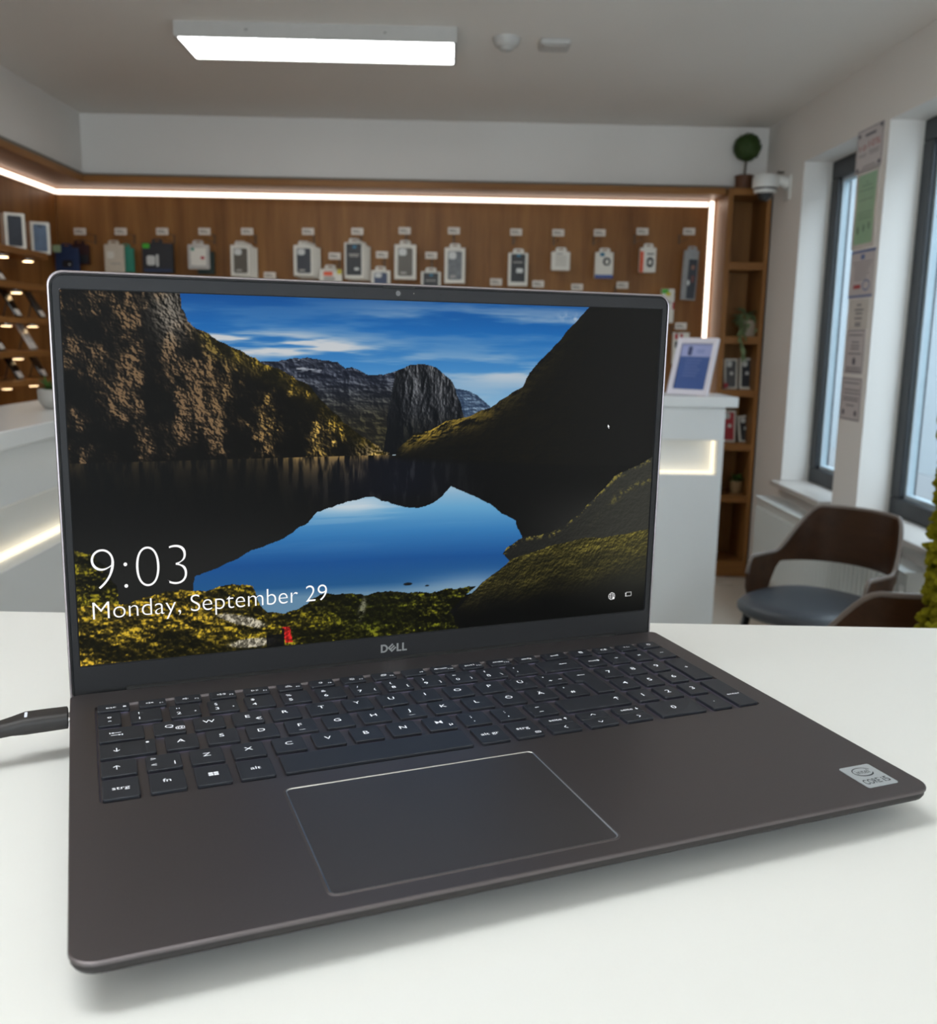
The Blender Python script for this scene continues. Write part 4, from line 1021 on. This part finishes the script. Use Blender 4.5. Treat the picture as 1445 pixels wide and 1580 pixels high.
        for i in (-.15, .1): fl.rect(cx + i * h, cx + (i + .12) * h, cy - h * .3, cy - h * .05, z)
    elif k == 'power': fl.ring(cx, cy, h * .42, h * .42, .00032, z, 110, 430, 20); fl.rect(cx - .00016, cx + .00016, cy, cy + h * .5, z)

KMESH = {}; GMESH = {}
def key_shape(w, h):
    k = (round(w, 5), round(h, 5))
    if k not in KMESH:
        bm = bmesh.new(); prof = ((KZ0, 0), (KZ1 - .00028, 0), (KZ1 - .00008, .00012), (KZ1, .0004))
        loft(bm, [[(a, b, z) for a, b in rr(-w / 2 + i, w / 2 - i, -h / 2 + i, h / 2 - i, .0011 - i * .5, 3)] for z, i in prof])
        bmesh.ops.recalc_face_normals(bm, faces=bm.faces)
        me = bpy.data.meshes.new('key'); bm.to_mesh(me); bm.free(); me.materials.append(M_key); KMESH[k] = me
        g = .0008
        bm = loft(bmesh.new(), [[(a, b, z) for a, b in rr(-w / 2 + g, w / 2 - g, -h / 2 + g, h / 2 - g, .0008, 2)] for z in (-.00112, KZ0 + .00002)])
        bmesh.ops.recalc_face_normals(bm, faces=bm.faces)
        me = bpy.data.meshes.new('backlight'); bm.to_mesh(me); bm.free(); me.materials.append(M_glow); GMESH[k] = me
    return KMESH[k], GMESH[k]
for kk in KEYS:
    if kk[0] == 'enter':
        _, x0, x1, y0, y1 = kk
        xs = x0 + 4.6; pts = [(x1, y1), (x0, y1), (x0, 162.4), (xs, 161.4), (xs, y0), (x1, y0)]
        def inset(i): return [(mm(x1) - i, mm(y1) - i), (mm(x0) + i, mm(y1) - i), (mm(x0) + i, mm(162.4) + i), (mm(xs) + i, mm(161.6) + i), (mm(xs) + i, mm(y0) + i), (mm(x1) - i, mm(y0) + i)]
        ko = obj('key', loft(bmesh.new(), [[(a, b, z) for a, b in inset(i)] for z, i in ((KZ0, 0), (KZ1 - .00028, 0), (KZ1, .0004))]), M_key, LAP)
        fl = Flat(); draw(fl, S('left', .5, .78, 5.0), x0, x1, y0, y1); obj('legend', fl.mesh('legend'), M_legend, ko)
        obj('backlight', loft(bmesh.new(), [[(a, b, z) for a, b in inset(.0008)] for z in (-.00112, KZ0 + .00002)]), M_glow, ko)
        continue
    x0, x1, y0, y1, legs = kk
    me, gm = key_shape(mm(x1 - x0), mm(y1 - y0))
    ko = bpy.data.objects.new('key', me); COL.objects.link(ko); ko.parent = LAP
    ko.location = (mm((x0 + x1) / 2), mm((y0 + y1) / 2), 0)
    g = bpy.data.objects.new('backlight', gm); COL.objects.link(g); g.parent = ko
    if legs:
        fl = Flat(); cx, cy = (x0 + x1) / 2, (y0 + y1) / 2
        for l in legs: draw(fl, l, x0 - cx, x1 - cx, y0 - cy, y1 - cy)
        if fl.f: obj('legend', fl.mesh('legend'), M_legend, ko)

# ---- lid
A = R(89.49); HV, HZ, LT, DB = .2327, .002, .2146, .01124
LIDM = Matrix(((1, 0, 0, 0), (0, math.cos(A), -math.sin(A), HV), (0, math.sin(A), math.cos(A), HZ), (0, 0, 0, 1)))
def lidloop(n_, i, s0=-.0235, r=.0075): return [(a, b, n_) for a, b in rr(-WL / 2 + i, WL / 2 - i, s0 + i, LT - i, (r - i * .5, r - i * .5, .004, .004), 7)]
bm = loft(bmesh.new(), [lidloop(-.0062, .005), lidloop(-.0052, .0014), lidloop(-.0036, .0002), lidloop(-.0010, 0), lidloop(-.0002, .0003), lidloop(0, .0009), lidloop(-.0002, .0013), lidloop(-.0009, .0014)])
LID = obj('display_lid', bm, M_rim, LAP); LID.matrix_local = LIDM
OW, OH = .3452, .1946
def bz(n_, i): return [(a, b, n_) for a, b in rr(-WL / 2 + .0022 + i, WL / 2 - .0022 - i, -.0042 + i, LT - .0022 - i, (.006 - i, .006 - i, .001, .001), 7)]
def opn(n_): return [(a, b, n_) for a, b in rr(-OW / 2, OW / 2, DB, DB + OH, (.0008, .0008, .0018, .0018), 7)]
obj('bezel', loft(bmesh.new(), [bz(-.0009, 0), bz(-.0001, 0), bz(.0002, .0004), opn(.0002), opn(-.0009)], False, False), M_bezel, LID)
# rubber gasket round the bezel
g1 = [(a, b, 0) for a, b in rr(-WL / 2 + .0018, WL / 2 - .0018, -.004, LT - .0018, (.0062, .0062, .001, .001), 7)]
bm = bmesh.new(); tube(bm, g1 + [g1[0]], .00042, 6); obj('gasket', bm, M_rubber, LID)
obj('hinge_cover', B(-WL / 2 + .004, WL / 2 - .004, -.0225, -.0046, -.0009, .0002, .0002, 1), M_rubber, LID)
obj('panel_border', loft(bmesh.new(), [[(a, b, -.00085) for a, b in rr(-OW / 2, OW / 2, DB, DB + OH, .001, 3)], [(a, b, -.00080) for a, b in rr(-OW / 2, OW / 2, DB, DB + OH, .001, 3)]]), M_rubber, LID)
# webcam, microphones, shutter slider
obj('webcam_ring', lathe(bmesh.new(), [(.0020, .0001), (.0021, .0004), (.0015, .0004), (.0014, .0002)], 20), M_black, LID, loc=(.0007, .2093, 0))
obj('webcam_lens', lathe(bmesh.new(), [(.0014, .0001), (.0014, .0003)], 20), mat('lens_grey', rgb(96, 96, 98), .3), LID, loc=(.0007, .2093, 0))
for x in (-.0244, .0256): obj('microphone', lathe(bmesh.new(), [(.0005, .0001), (.0005, .00026)], 10), M_rubber, LID, loc=(x, .2094, 0))
obj('camera_light', lathe(bmesh.new(), [(.0004, .0001), (.0004, .00026)], 10), M_grey, LID, loc=(.0098, .2095, 0))
obj('shutter_slider', rprism(-.0085, .0105, .2117, .2128, .0, .0007, .0004, .0002), M_rubber, LID)

# ---- screen picture: drawn by code, one colour per grid point of the display
NX, NY = 880, 495
us = (np.arange(NX) + .5) / NX; vs = (np.arange(NY) + .5) / NY
U, V = np.meshgrid(us, vs)
rng = np.random.default_rng(4)
def vnoise(fx, fy, seed):
    g = np.random.default_rng(seed); gx, gy = int(fx) + 2, int(fy) + 2
    t_ = g.random((gy, gx)); x = U * fx; y = V * fy; i = x.astype(int); j = y.astype(int); a = x - i; b = y - j
    a = a * a * (3 - 2 * a); b = b * b * (3 - 2 * b)
    return (t_[j, i] * (1 - a) + t_[j, i + 1] * a) * (1 - b) + (t_[j + 1, i] * (1 - a) + t_[j + 1, i + 1] * a) * b
def fbm(fx, fy, seed, o=5, gain=.55):
    s = 0; w = 1; tot = 0
    for k in range(o): s = s + w * vnoise(fx * 2 ** k, fy * 2 ** k, seed + k); tot += w; w *= gain
    return s / tot
JX = (fbm(40, 24, 100, 4) - .5) ; JY = (fbm(40, 24, 200, 4) - .5)
def inside(poly, jit=.0):
    x = U + JX * jit; y = V + JY * jit * 1.6
    r_ = np.zeros(U.shape, bool)
    for (x0, y0), (x1, y1) in zip(poly, poly[1:] + poly[:1]):
        if y0 == y1: continue
        c = ((y0 > y) != (y1 > y)) & (x < (x1 - x0) * (y - y0) / (y1 - y0) + x0)
        r_ ^= c
    return r_
IMG = np.zeros((NY, NX, 3))
def mixc(stops, t_):
    t_ = np.clip(t_, 0, 1); k = np.array([s[0] for s in stops]); c = np.array([s[1] for s in stops], float)
    return np.stack([np.interp(t_, k, c[:, i]) for i in range(3)], -1)
def sstep(a, b, x): t_ = np.clip((x - a) / (b - a), 0, 1); return t_ * t_ * (3 - 2 * t_)
def blend(mask, colr, k=1.0):
    m_ = (mask if mask.ndim == 2 else mask[..., 0]).astype(float)[..., None] * (k[..., None] if isinstance(k, np.ndarray) else k)
    IMG[:] = IMG * (1 - m_) + colr * m_
big = [(0.16, 1.02), (0.167, 0.961), (0.177, 0.921), (0.205, 0.892), (0.234, 0.872), (0.251, 0.852), (0.271, 0.837), (0.295, 0.816), (0.319, 0.795), (0.354, 0.761), (0.376, 0.717), (0.401, 0.678), (0.428, 0.63), (0.462, 0.588), (0.492, 0.56), (0.445, 0.54), (-0.05, 0.54), (-.05, 1.02)]
far = [(0.284, 0.828), (0.306, 0.823), (0.327, 0.829), (0.355, 0.834), (0.387, 0.828), (0.402, 0.824), (0.416, 0.805), (0.427, 0.81), (0.453, 0.79), (0.478, 0.787), (0.501, 0.802), (0.533, 0.673), (0.495, 0.556), (0.401, 0.6), (0.26, 0.76)]
rock = [(0.501, 0.802), (0.524, 0.816), (0.55, 0.82), (0.572, 0.81), (0.589, 0.787), (0.601, 0.766), (0.608, 0.73), (0.618, 0.685), (0.623, 0.656), (0.64, 0.594), (0.52, 0.556), (0.48, 0.556), (0.488, 0.674), (.495, .76)]
bluem = [(0.602, 0.747), (0.626, 0.743), (0.644, 0.729), (0.658, 0.706), (0.669, 0.692), (0.68, 0.64), (0.623, 0.632), (0.60, 0.672)]
right = [(0.505, 0.571), (0.53, 0.614), (0.561, 0.627), (0.591, 0.653), (0.636, 0.669), (0.672, 0.692), (0.69, 0.717), (0.733, 0.757), (0.74, 0.796), (0.758, 0.83), (0.781, 0.864), (0.795, 0.894), (0.817, 0.94), (0.836, 0.971), (0.862, 1.02), (1.05, 1.02), (1.05, 0.492), (0.855, 0.5), (0.5, 0.544)]
lake = [(0.379, 0.399), (0.42, 0.424), (0.462, 0.433), (0.491, 0.411), (0.516, 0.398), (0.547, 0.394), (0.568, 0.405), (0.585, 0.423), (0.601, 0.452), (0.621, 0.438), (0.648, 0.414), (0.674, 0.392), (0.695, 0.364), (0.723, 0.337), (0.729, 0.31), (0.737, 0.277), (0.72, 0.2), (0.685, 0.12), (0.5, 0.08), (0.28, 0.07), (0.169, 0.15), (0.175, 0.23), (0.201, 0.248), (0.239, 0.271), (0.262, 0.293), (0.314, 0.323), (0.353, 0.366), (0.367, 0.396)]
boulder = [(-.05, 0.335), (0.0, 0.322), (0.023, 0.307), (0.04, 0.278), (0.05, 0.246), (0.057, 0.216), (0.061, 0.166), (0.055, 0.1), (-.05, 0.1)]
grass = [(-0.05, 0.17), (0.028, 0.165), (0.065, 0.165), (0.103, 0.179), (0.138, 0.195), (0.151, 0.197), (0.169, 0.186), (0.19, 0.187), (0.248, 0.198), (0.264, 0.192), (0.277, 0.138), (0.286, 0.109), (0.314, 0.105), (0.337, 0.111), (0.357, 0.133), (0.384, 0.149), (0.462, 0.139), (0.571, 0.127), (0.612, 0.13), (0.652, 0.134), (0.625, 0.093), (0.602, 0.058), (0.64, -.05), (-0.05, -0.05)]
hill = [(0.7, 0.231), (0.719, 0.26), (0.739, 0.281), (0.763, 0.283), (0.802, 0.29), (0.849, 0.347), (0.878, 0.391), (0.921, 0.461), (0.961, 0.497), (1.05, 0.55), (1.05, 0.2), (0.863, 0.2), (0.715, 0.209)]
moss = [(0.657, 0.134), (0.685, 0.166), (0.715, 0.209), (0.755, 0.229), (0.808, 0.255), (0.851, 0.261), (0.918, 0.266), (1.05, 0.292), (1.05, -0.05), (0.57, -0.05), (0.598, 0.025), (0.615, 0.058)]
def line_y(pts, x): return np.interp(x, [p[0] for p in pts], [p[1] for p in pts])
# sky with thin clouds
IMG[:] = mixc(((0, (172, 190, 200)), (.22, (128, 170, 200)), (.5, (62, 128, 186)), (.8, (26, 96, 166)), (1, (16, 76, 144))), (V - .62) / .38)
cl = fbm(5, 26, 11, 5); band = np.exp(-((V - .875 + .10 * (U - .25)) / .035) ** 2) * sstep(.62, .30, U) + .45 * np.exp(-((V - .80) / .05) ** 2) * sstep(.45, .7, U) + .28 * np.exp(-((V - .95) / .04) ** 2) * sstep(.3, .6, U)
k = np.clip(sstep(.34, .62, cl) * band * 1.5 + .14 * sstep(.48, .72, cl), 0, .92)
blend(np.ones_like(U), np.array((205, 204, 203.)), k)
k = np.exp(-(((U - .818) / .02) ** 2 + ((V - .966) / .012) ** 2)) * sstep(.35, .6, fbm(60, 40, 15, 3)); blend(np.ones_like(U), np.array((190, 196, 205.)), np.clip(k, 0, .8))
# rocky relief: ridged noise lit from the upper right
def ridged(fx, fy, seed, o=5, gain=.6):
    t_ = 0; w = 1; tot = 0
    for k in range(o): t_ = t_ + w * (1 - np.abs(2 * vnoise(fx * 2 ** k, fy * 2 ** k, seed + k) - 1)); tot += w; w *= gain
    return t_ / tot
def relief(hf, lx=1.0, ly=1.0, k=1.0):
    gy_, gx_ = np.gradient(hf); g_ = -(gx_ * lx + gy_ * ly); g_ = g_ / (g_.std() + 1e-9)
    return np.clip(.5 + .25 * k * g_, 0, 1)
def mixk(a_, b_, k): return a_ * (1 - k[..., None]) + b_ * k[..., None]
A3 = lambda *c_: np.array(c_, float) * np.ones(U.shape + (3,))
# far ridges
m_ = inside(bluem, .006); sh = relief(ridged(30, 26, 21), .8, 1)
blend(m_, mixk(A3(38, 54, 78), A3(126, 150, 172), sh ** 2))
m_ = inside(far, .008); sh = relief(ridged(20, 18, 31), .9, .8); lo = sstep(.80, .62, V)
blend(m_, mixk(mixk(A3(17, 21, 33), A3(24, 23, 21), lo), mixk(A3(96, 102, 116), A3(70, 66, 44), lo), sh ** 2.2))
k = sstep(.70, .76, fbm(44, 70, 33, 3)) * sstep(.785, .82, V) * m_ * (U < .43); blend(np.ones_like(U), np.array((214, 220, 226.)), k)
m_ = inside(rock, .006); sh = relief(ridged(46, 12, 41), 1.0, .35, 1.1); left_ = sstep(.520, .498, U)
blend(m_, mixk(A3(10, 12, 16), mixk(A3(112, 114, 118), A3(60, 58, 46), sstep(.70, .60, V)), (sh ** 1.8) * (1 - .7 * left_) * (.45 + .55 * sstep(.58, .78, V))))
# left sunlit mountain
m_ = inside(big, .010)
edge = np.clip((line_y(big[:15], U) - V), 0, 1); sun = sstep(.16, .42, U) * sstep(.40, .02, edge)
n = fbm(90, 60, 51, 4, .7); n2 = fbm(8, 6, 57, 4, .6)
big_sh = relief(fbm(9, 3.4, 65, 4, .55), 1.0, .5, .9); sh = relief(ridged(46, 26, 61, 4, .8), 1.0, .55, 1.1); fine = relief(fbm(130, 70, 67, 3, .85), .9, .7, 1.2)
pat = fbm(24, 13, 58, 4, .65)
lit = np.clip((.20 + 1.1 * big_sh) * (.30 * sh + .70 * fine) * (.30 + 1.15 * sstep(.36, .66, pat)) * 1.12, 0, 1) ** 2.6
warm = mixc(((0, (176, 140, 100)), (.5, (196, 158, 84)), (1, (238, 196, 96))), sun * 1.1)
colr = mixk(A3(9, 8, 6), warm, lit * (.66 + .40 * sun))
turf = np.clip(sstep(.085, .0, edge) * sstep(.165, .22, U) + .85 * sstep(.34, .43, U) * sstep(.36, .56, n2), 0, 1)
gr = mixk(A3(20, 18, 5), mixk(A3(122, 108, 34), A3(212, 172, 46), sun), np.clip(.9 * lit + .35 * sstep(.4, .7, n) * (.4 + .6 * big_sh), 0, 1))
colr = mixk(colr, gr, turf * .85)
kr = np.exp(-(((U - .150) / .026) ** 2 + ((V - .95) / .07) ** 2)) * fine; colr = mixk(colr, A3(150, 142, 130), np.clip(kr * 1.1, 0, .8))
pk = sstep(.41, .47, U) * sstep(.635, .56, V) * sstep(.45, .75, fine); colr = mixk(colr, A3(226, 196, 150), pk * .55)
blend(m_, colr)
# dark right mountain with a sunlit strip
m_ = inside(right, .008); n = fbm(60, 40, 71, 5); screen_glare = 11 + 15 * sstep(.62, 1.0, U)  # grey rising to the right is the display's surface reflection, painted in
sh = relief(ridged(30, 22, 73), -.6, 1, 1.0)
colr = np.stack([screen_glare + 7 * sh * sstep(.95, .7, U), screen_glare + 5 * sh * sstep(.95, .7, U), screen_glare * .96], -1)
top = np.clip(line_y(right[:14], U) - V, 0, 1); k = sstep(.060, .0, top) * sstep(.50, .54, U) * sstep(.74, .58, U) * sstep(.28, .60, .5 * n + .5 * sh)
colr = mixk(colr, mixk(A3(60, 50, 16), A3(206, 172, 66), sh ** 1.4), np.clip(k, 0, 1) * .92)
k = sstep(.10, .0, top) * sstep(.56, .62, U) * sstep(.86, .72, U) * .40 * sh; colr = mixk(colr, A3(86, 74, 34), k)
blend(m_, colr)
# water: dark reflections below the shore line
shore = line_y([(0, .555), (.49, .556), (.52, .548), (.8, .51), (1, .495)], U)
m_ = (V < shore); depth = shore - V
rip = fbm(120, 12, 83, 4); refl = np.exp(-depth / .035) * sstep(.36, .66, rip) * sstep(.51, .44, U) * (.25 + 1.6 * sstep(.25, .46, U))
hz = 11 + 20 * sstep(.05, .33, depth) * sstep(.6, .2, U) + 13 * sstep(.62, 1.0, U) + 26 * sstep(.66, .95, U) * sstep(.46, .30, V)  # right-hand terms paint the display's reflected haze over the water
colr = np.stack([hz, hz, hz * .96], -1); colr = mixk(colr, A3(170, 138, 84), np.clip(refl, 0, .75))
k = np.exp(-(((U - .50) / .12) ** 2)) * sstep(.38, .46, V) * sstep(.0, .02, depth) * .8; colr = mixk(colr, mixk(A3(12, 14, 24), A3(40, 42, 50), sstep(.5, .7, rip)), k)
blend(m_, colr)
m_ = inside(lake, .008); t_ = (V - .12) / .32; n = fbm(5, 60, 91, 4)
colr = mixc(((0, (96, 132, 160)), (.10, (34, 84, 134)), (.32, (26, 78, 140)), (.58, (54, 118, 174)), (.80, (96, 156, 196)), (1, (150, 180, 200))), t_ + .03 * (n - .5) + .16 * (U - .5) - .05)
k = .22 * sstep(.48, .70, n) * sstep(.25, .42, V) + .8 * np.exp(-(((U - .43) / .07) ** 2 + ((V - .412) / .022) ** 2)) + .35 * np.exp(-(((U - .64) / .1) ** 2 + ((V - .15) / .03) ** 2))
blend(m_, mixk(colr, A3(196, 206, 212), np.clip(k, 0, .9)))
# near slopes on the right
m_ = inside(hill, .010); cr = fbm(170, 110, 103, 3, .75); fine = relief(fbm(120, 80, 104, 3, .85), -.5, 1, 1.0)
fold = fbm(7, 12, 105, 3); top = np.clip(line_y(hill[:10], U) - V, 0, 1)
hz = 24 + 24 * sstep(.7, 1.0, U) + 10 * fine; colr = np.stack([hz, hz, hz * .90], -1)  # greyer to the right: screen reflection painted into the slope
k = np.clip(sstep(.020, .0, top) + .6 * np.exp(-((top - .075 - .03 * (fold - .5)) / .010) ** 2) * sstep(.86, .95, U), 0, 1) * sstep(.50, .66, cr) * .8; colr = mixk(colr, A3(156, 142, 62), k)
blend(m_, colr)
m_ = inside(moss, .010); top = np.clip(line_y(moss[:8], U) - V, 0, 1); big_sh = relief(fbm(8, 9, 107, 3), -.2, 1, .8)
fade = sstep(.20, .02, top - .07 * (fold - .5) + .07 * sstep(.76, .66, U)) * (.45 + .75 * big_sh)
dark = 8 + 30 * sstep(.78, 1, U) * sstep(-.02, .12, V)  # lower right lifted to grey by the painted screen reflection
blend(m_, mixk(np.stack([dark, dark, dark * .88], -1), mixk(A3(46, 42, 16), A3(160, 146, 62), fine), np.clip(fade * (.55 + .45 * fine), 0, 1) * .85))
# meadow in the foreground
n = fbm(150, 90, 111, 3, .8); hum = relief(fbm(13, 10, 113, 5, .62), .3, 1, 1.0); fine = np.clip(.5 * relief(fbm(210, 120, 115, 2, .9), .5, 1, 1.3) + .9 * sstep(.40, .72, fbm(240, 110, 119, 2, .9)), 0, 1); patch = fbm(7, 7, 117, 3)
def meadow(m_, gold, lo_=0.0):
    hi = mixc(((0, (104, 112, 26)), (.5, (164, 146, 32)), (1, (226, 186, 56))), gold)
    tone = np.clip((.05 + 1.0 * hum ** 1.8) * (.20 + .9 * fine ** 1.4) * (.55 + .8 * sstep(.3, .65, patch)) - lo_, 0, 1)
    blend(m_, mixk(A3(11, 11, 4), hi, tone))
meadow(inside(boulder, .012), .25 + .3 * n, .05); meadow(inside(grass, .014), np.clip(sstep(.5, .15, U) * .75 + .5 * (patch - .5) + .1, 0, 1), .10 * sstep(.5, .62, U))
rk = np.exp(-(((U - .245) / .045) ** 2 + ((V - .090 + .55 * (U - .245)) / .018) ** 2) * 1.1) + np.exp(-(((U - .260) / .045) ** 2 + ((V - .020) / .016) ** 2))
blend(np.ones_like(U), mixk(A3(60, 56, 46), A3(206, 198, 178), fine), np.clip(sstep(.35, .65, rk + .3 * (n - .5)), 0, .95))
k = (np.abs(U - .318 + .1 * (V - .03)) < .006) & (np.abs(V - .034) < .024); blend(k, mixk(A3(90, 12, 12), A3(226, 46, 42), fine)); k = (np.abs(U - .296) < .013) & (V < .038); blend(k, A3(10, 10, 12), .9)
k = (np.abs(U - .310) < .0025) & (V < .055); blend(k, A3(14, 12, 12), .9)
k = np.exp(-(((U - .445 - .15 * (V - .095)) / .005) ** 2 + ((V - .095) / .03) ** 2)) * sstep(.45, .6, n); blend(np.ones_like(U), np.array((150, 150, 130.)), np.clip(k, 0, .7))
k = np.exp(-(((U - .525) / .010) ** 2 + ((V - .158) / .006) ** 2)) + .8 * np.exp(-(((U - .56) / .006) ** 2 + ((V - .148) / .004) ** 2)); blend(np.ones_like(U), np.array((20, 22, 24.)), sstep(.4, .7, k))
IMG = np.clip(IMG, 0, 255)
# grid mesh
gx = (np.arange(NX + 0) / (NX - 1) - .5) * .3442; gy = DB + .0005 + np.arange(NY) / (NY - 1) * .1936
GX, GY = np.meshgrid(gx, gy)
verts = np.stack([GX.ravel(), GY.ravel(), np.full(GX.size, -.00062)], -1)
ii = np.arange(NX * NY).reshape(NY, NX)
quads = np.stack([ii[:-1, :-1].ravel(), ii[:-1, 1:].ravel(), ii[1:, 1:].ravel(), ii[1:, :-1].ravel()], -1)
me = bpy.data.meshes.new('screen')
me.vertices.add(len(verts)); me.vertices.foreach_set('co', verts.ravel())
me.loops.add(quads.size); me.loops.foreach_set('vertex_index', quads.ravel())
me.polygons.add(len(quads)); me.polygons.foreach_set('loop_start', np.arange(len(quads)) * 4); me.polygons.foreach_set('loop_total', np.full(len(quads), 4))
me.update()
c = IMG.reshape(-1, 3) / 255.0
c = np.where(c <= .04045, c / 12.92, ((c + .055) / 1.055) ** 2.4)
at = me.color_attributes.new('picture', 'FLOAT_COLOR', 'POINT'); at.data.foreach_set('color', np.concatenate([c, np.ones((len(c), 1))], 1).astype(np.float32).ravel())
ms = bpy.data.materials.new('lit_display'); ms.use_nodes = True
nt = ms.node_tree; b = nt.nodes['Principled BSDF']; an = nt.nodes.new('ShaderNodeVertexColor'); an.layer_name = 'picture'
b.inputs['Base Color'].default_value = (.002, .002, .002, 1); b.inputs['Roughness'].default_value = .45; b.inputs['Specular IOR Level'].default_value = .05
nt.links.new(an.outputs['Color'], b.inputs['Emission Color']); b.inputs['Emission Strength'].default_value = 1.0
me.materials.append(ms)
SCR = bpy.data.objects.new('screen', me); COL.objects.link(SCR); SCR.parent = LID
SCR['label'] = 'lit display with a mountain lake picture'
# lettering on the screen and logo on the chin
M_lit = emitter('screen_white', (1, 1, 1, 1), 1.0)
zt = -.00048
def flat_part(name, fl, m): return obj(name, fl.mesh(name), m, LID)
fl = Flat(); fl.text('9:03', box_=(-.1645, -.1166, .0526, .0742), z=zt, offset=-.030); flat_part('clock_digits', fl, M_lit)
fl = Flat(); fl.text('Monday, September 29', box_=(-.1648, -.0400, .0336, .0460), z=zt, offset=-.013); flat_part('date_text', fl, M_lit)
fl = Flat(); x, y = .1475, .0231; w = .0002
fl.ring(x, y, .0023, .0023, w, zt); fl.ring(x, y, .0010, .0023, w, zt); fl.line(((x - .0023, y), (x + .0023, y)), w, zt)
fl.line(((x - .002, y + .0011), (x + .002, y + .0011)), w, zt); fl.line(((x - .002, y - .0011), (x + .002, y - .0011)), w, zt); fl.disc(x + .0014, y - .0014, .0008, zt, 10); flat_part('network_icon', fl, M_lit)
fl = Flat(); x, y = .1601, .0234
fl.line(((x - .0019, y - .0012), (x + .0019, y - .0012), (x + .0019, y + .0013), (x - .0019, y + .0013), (x - .0019, y - .0012)), w, zt); fl.rect(x - .0026, x - .0019, y + .0006, y + .0010, zt); fl.rect(x - .0024, x - .0021, y - .0015, y + .0006, zt); flat_part('battery_icon', fl, M_lit)
fl = Flat(); x, y = .1382, .1345; fl.poly(((x, y), (x + .0013, y - .0014), (x + .0007, y - .0015), (x + .0011, y - .0025), (x + .0007, y - .0026), (x + .0004, y - .0016), (x, y - .0019)), zt); flat_part('mouse_pointer', fl, M_lit)
M_logo = mat('logo_silver', rgb(178, 178, 178), .35, .6)
fl = Flat(); z = .00026; y0, y1 = .0016, .0066; hh = y1 - y0; s = .0011
# D
fl.rect(-.0080, -.0080 + s, y0, y1, z)
pts_o = [(-.0070, y1)] + [(-.0062 + .0026 * math.cos(R(a)), (y0 + y1) / 2 + hh / 2 * math.sin(R(a))) for a in range(80, -81, -16)] + [(-.0070, y0)]
pts_i = [(-.0070, y1 - .0010)] + [(-.0062 + .0015 * math.cos(R(a)), (y0 + y1) / 2 + (hh / 2 - .0010) * math.sin(R(a))) for a in range(80, -81, -16)] + [(-.0070, y0 + .0010)]
for i in range(len(pts_o) - 1): fl.poly((pts_o[i], pts_o[i + 1], pts_i[i + 1], pts_i[i]), z)
# slanted E: three bars and a spine, turned 40 degrees
ca, sa = math.cos(R(42)), math.sin(R(42)); ex, ey = -.0011, (y0 + y1) / 2
def rotp(p): return (ex + p[0] * ca - p[1] * sa, ey + p[0] * sa + p[1] * ca)
for q_ in ((-.0019, -.0019, -.0009, .0019), (-.0019, .0010, .0020, .0019), (-.0019, -.00045, .0019, .00045), (-.0019, -.0019, .0020, -.0010)): fl.poly([rotp(p) for p in ((q_[0], q_[1]), (q_[2], q_[1]), (q_[2], q_[3]), (q_[0], q_[3]))], z + .00001 * (q_[2] > 0))
for x in (.0018, .0052): fl.rect(x, x + s, y0, y1, z); fl.rect(x + s, x + .0030, y0, y0 + .0010, z)
flat_part('logo', fl, M_logo)

# ------------------------------------------------------------------ charging cable
CB = thing('charging_cable', 'thick black charging plug with a small white light in the laptop side', 'cable')
CB.matrix_world = LM
M_plug = mat('plug_black', rgb(42, 39, 38), .5, var=.08, scale=300)
py, pz = .2070, -.0030
def sect(x, hy, hz, dy=0, dz=0, r=.003): return [(x, py + dy + a, pz + dz + b) for a, b in rr(-hy, hy, -hz, hz, min(r, hz * .95, hy * .95), 5)]
bm = loft(bmesh.new(), [sect(-.1788, .0060, .0034), sect(-.1792, .0068, .0042), sect(-.190, .0069, .0043, -.0004), sect(-.1985, .0069, .0043, -.0010), sect(-.2045, .0058, .0037, -.0022, -.0003), sect(-.214, .0047, .0034, -.0046, -.0010, .0032), sect(-.240, .0042, .0033, -.0105, -.0035, .0030)])
obj('plug_housing', bm, M_plug, CB, 'auto')
bm = loft(bmesh.new(), [sect(-.1755, .0042, .0013, r=.0012), sect(-.1789, .0042, .0013, r=.0012)]); obj('connector', bm, M_chrome, CB)
obj('indicator_light', rprism(-.1986, -.1973, py - .0042, py + .0018, pz + .0041, pz + .0046, .0006, 0), emitter('indicator_white', (.85, .9, 1, 1), 1.0), CB)
bm = bmesh.new()
pth = [(-.238, py - .0090, pz - .0033), (-.26, py - .016, pz - .007), (-.30, py - .030, pz - .0115), (-.36, py - .05, tz(-.36, .15) + .0026), (-.45, py - .06, tz(-.45, .145) + .0026), (-.60, py - .03, tz(-.6, .17) + .0026), (-.78, py + .05, tz(-.78, .25) + .0026)]
tube(bm, pth, [.0033, .0029, .0027, .0026, .0026, .0026, .0026], 10); obj('cord', bm, M_plug, CB, True)
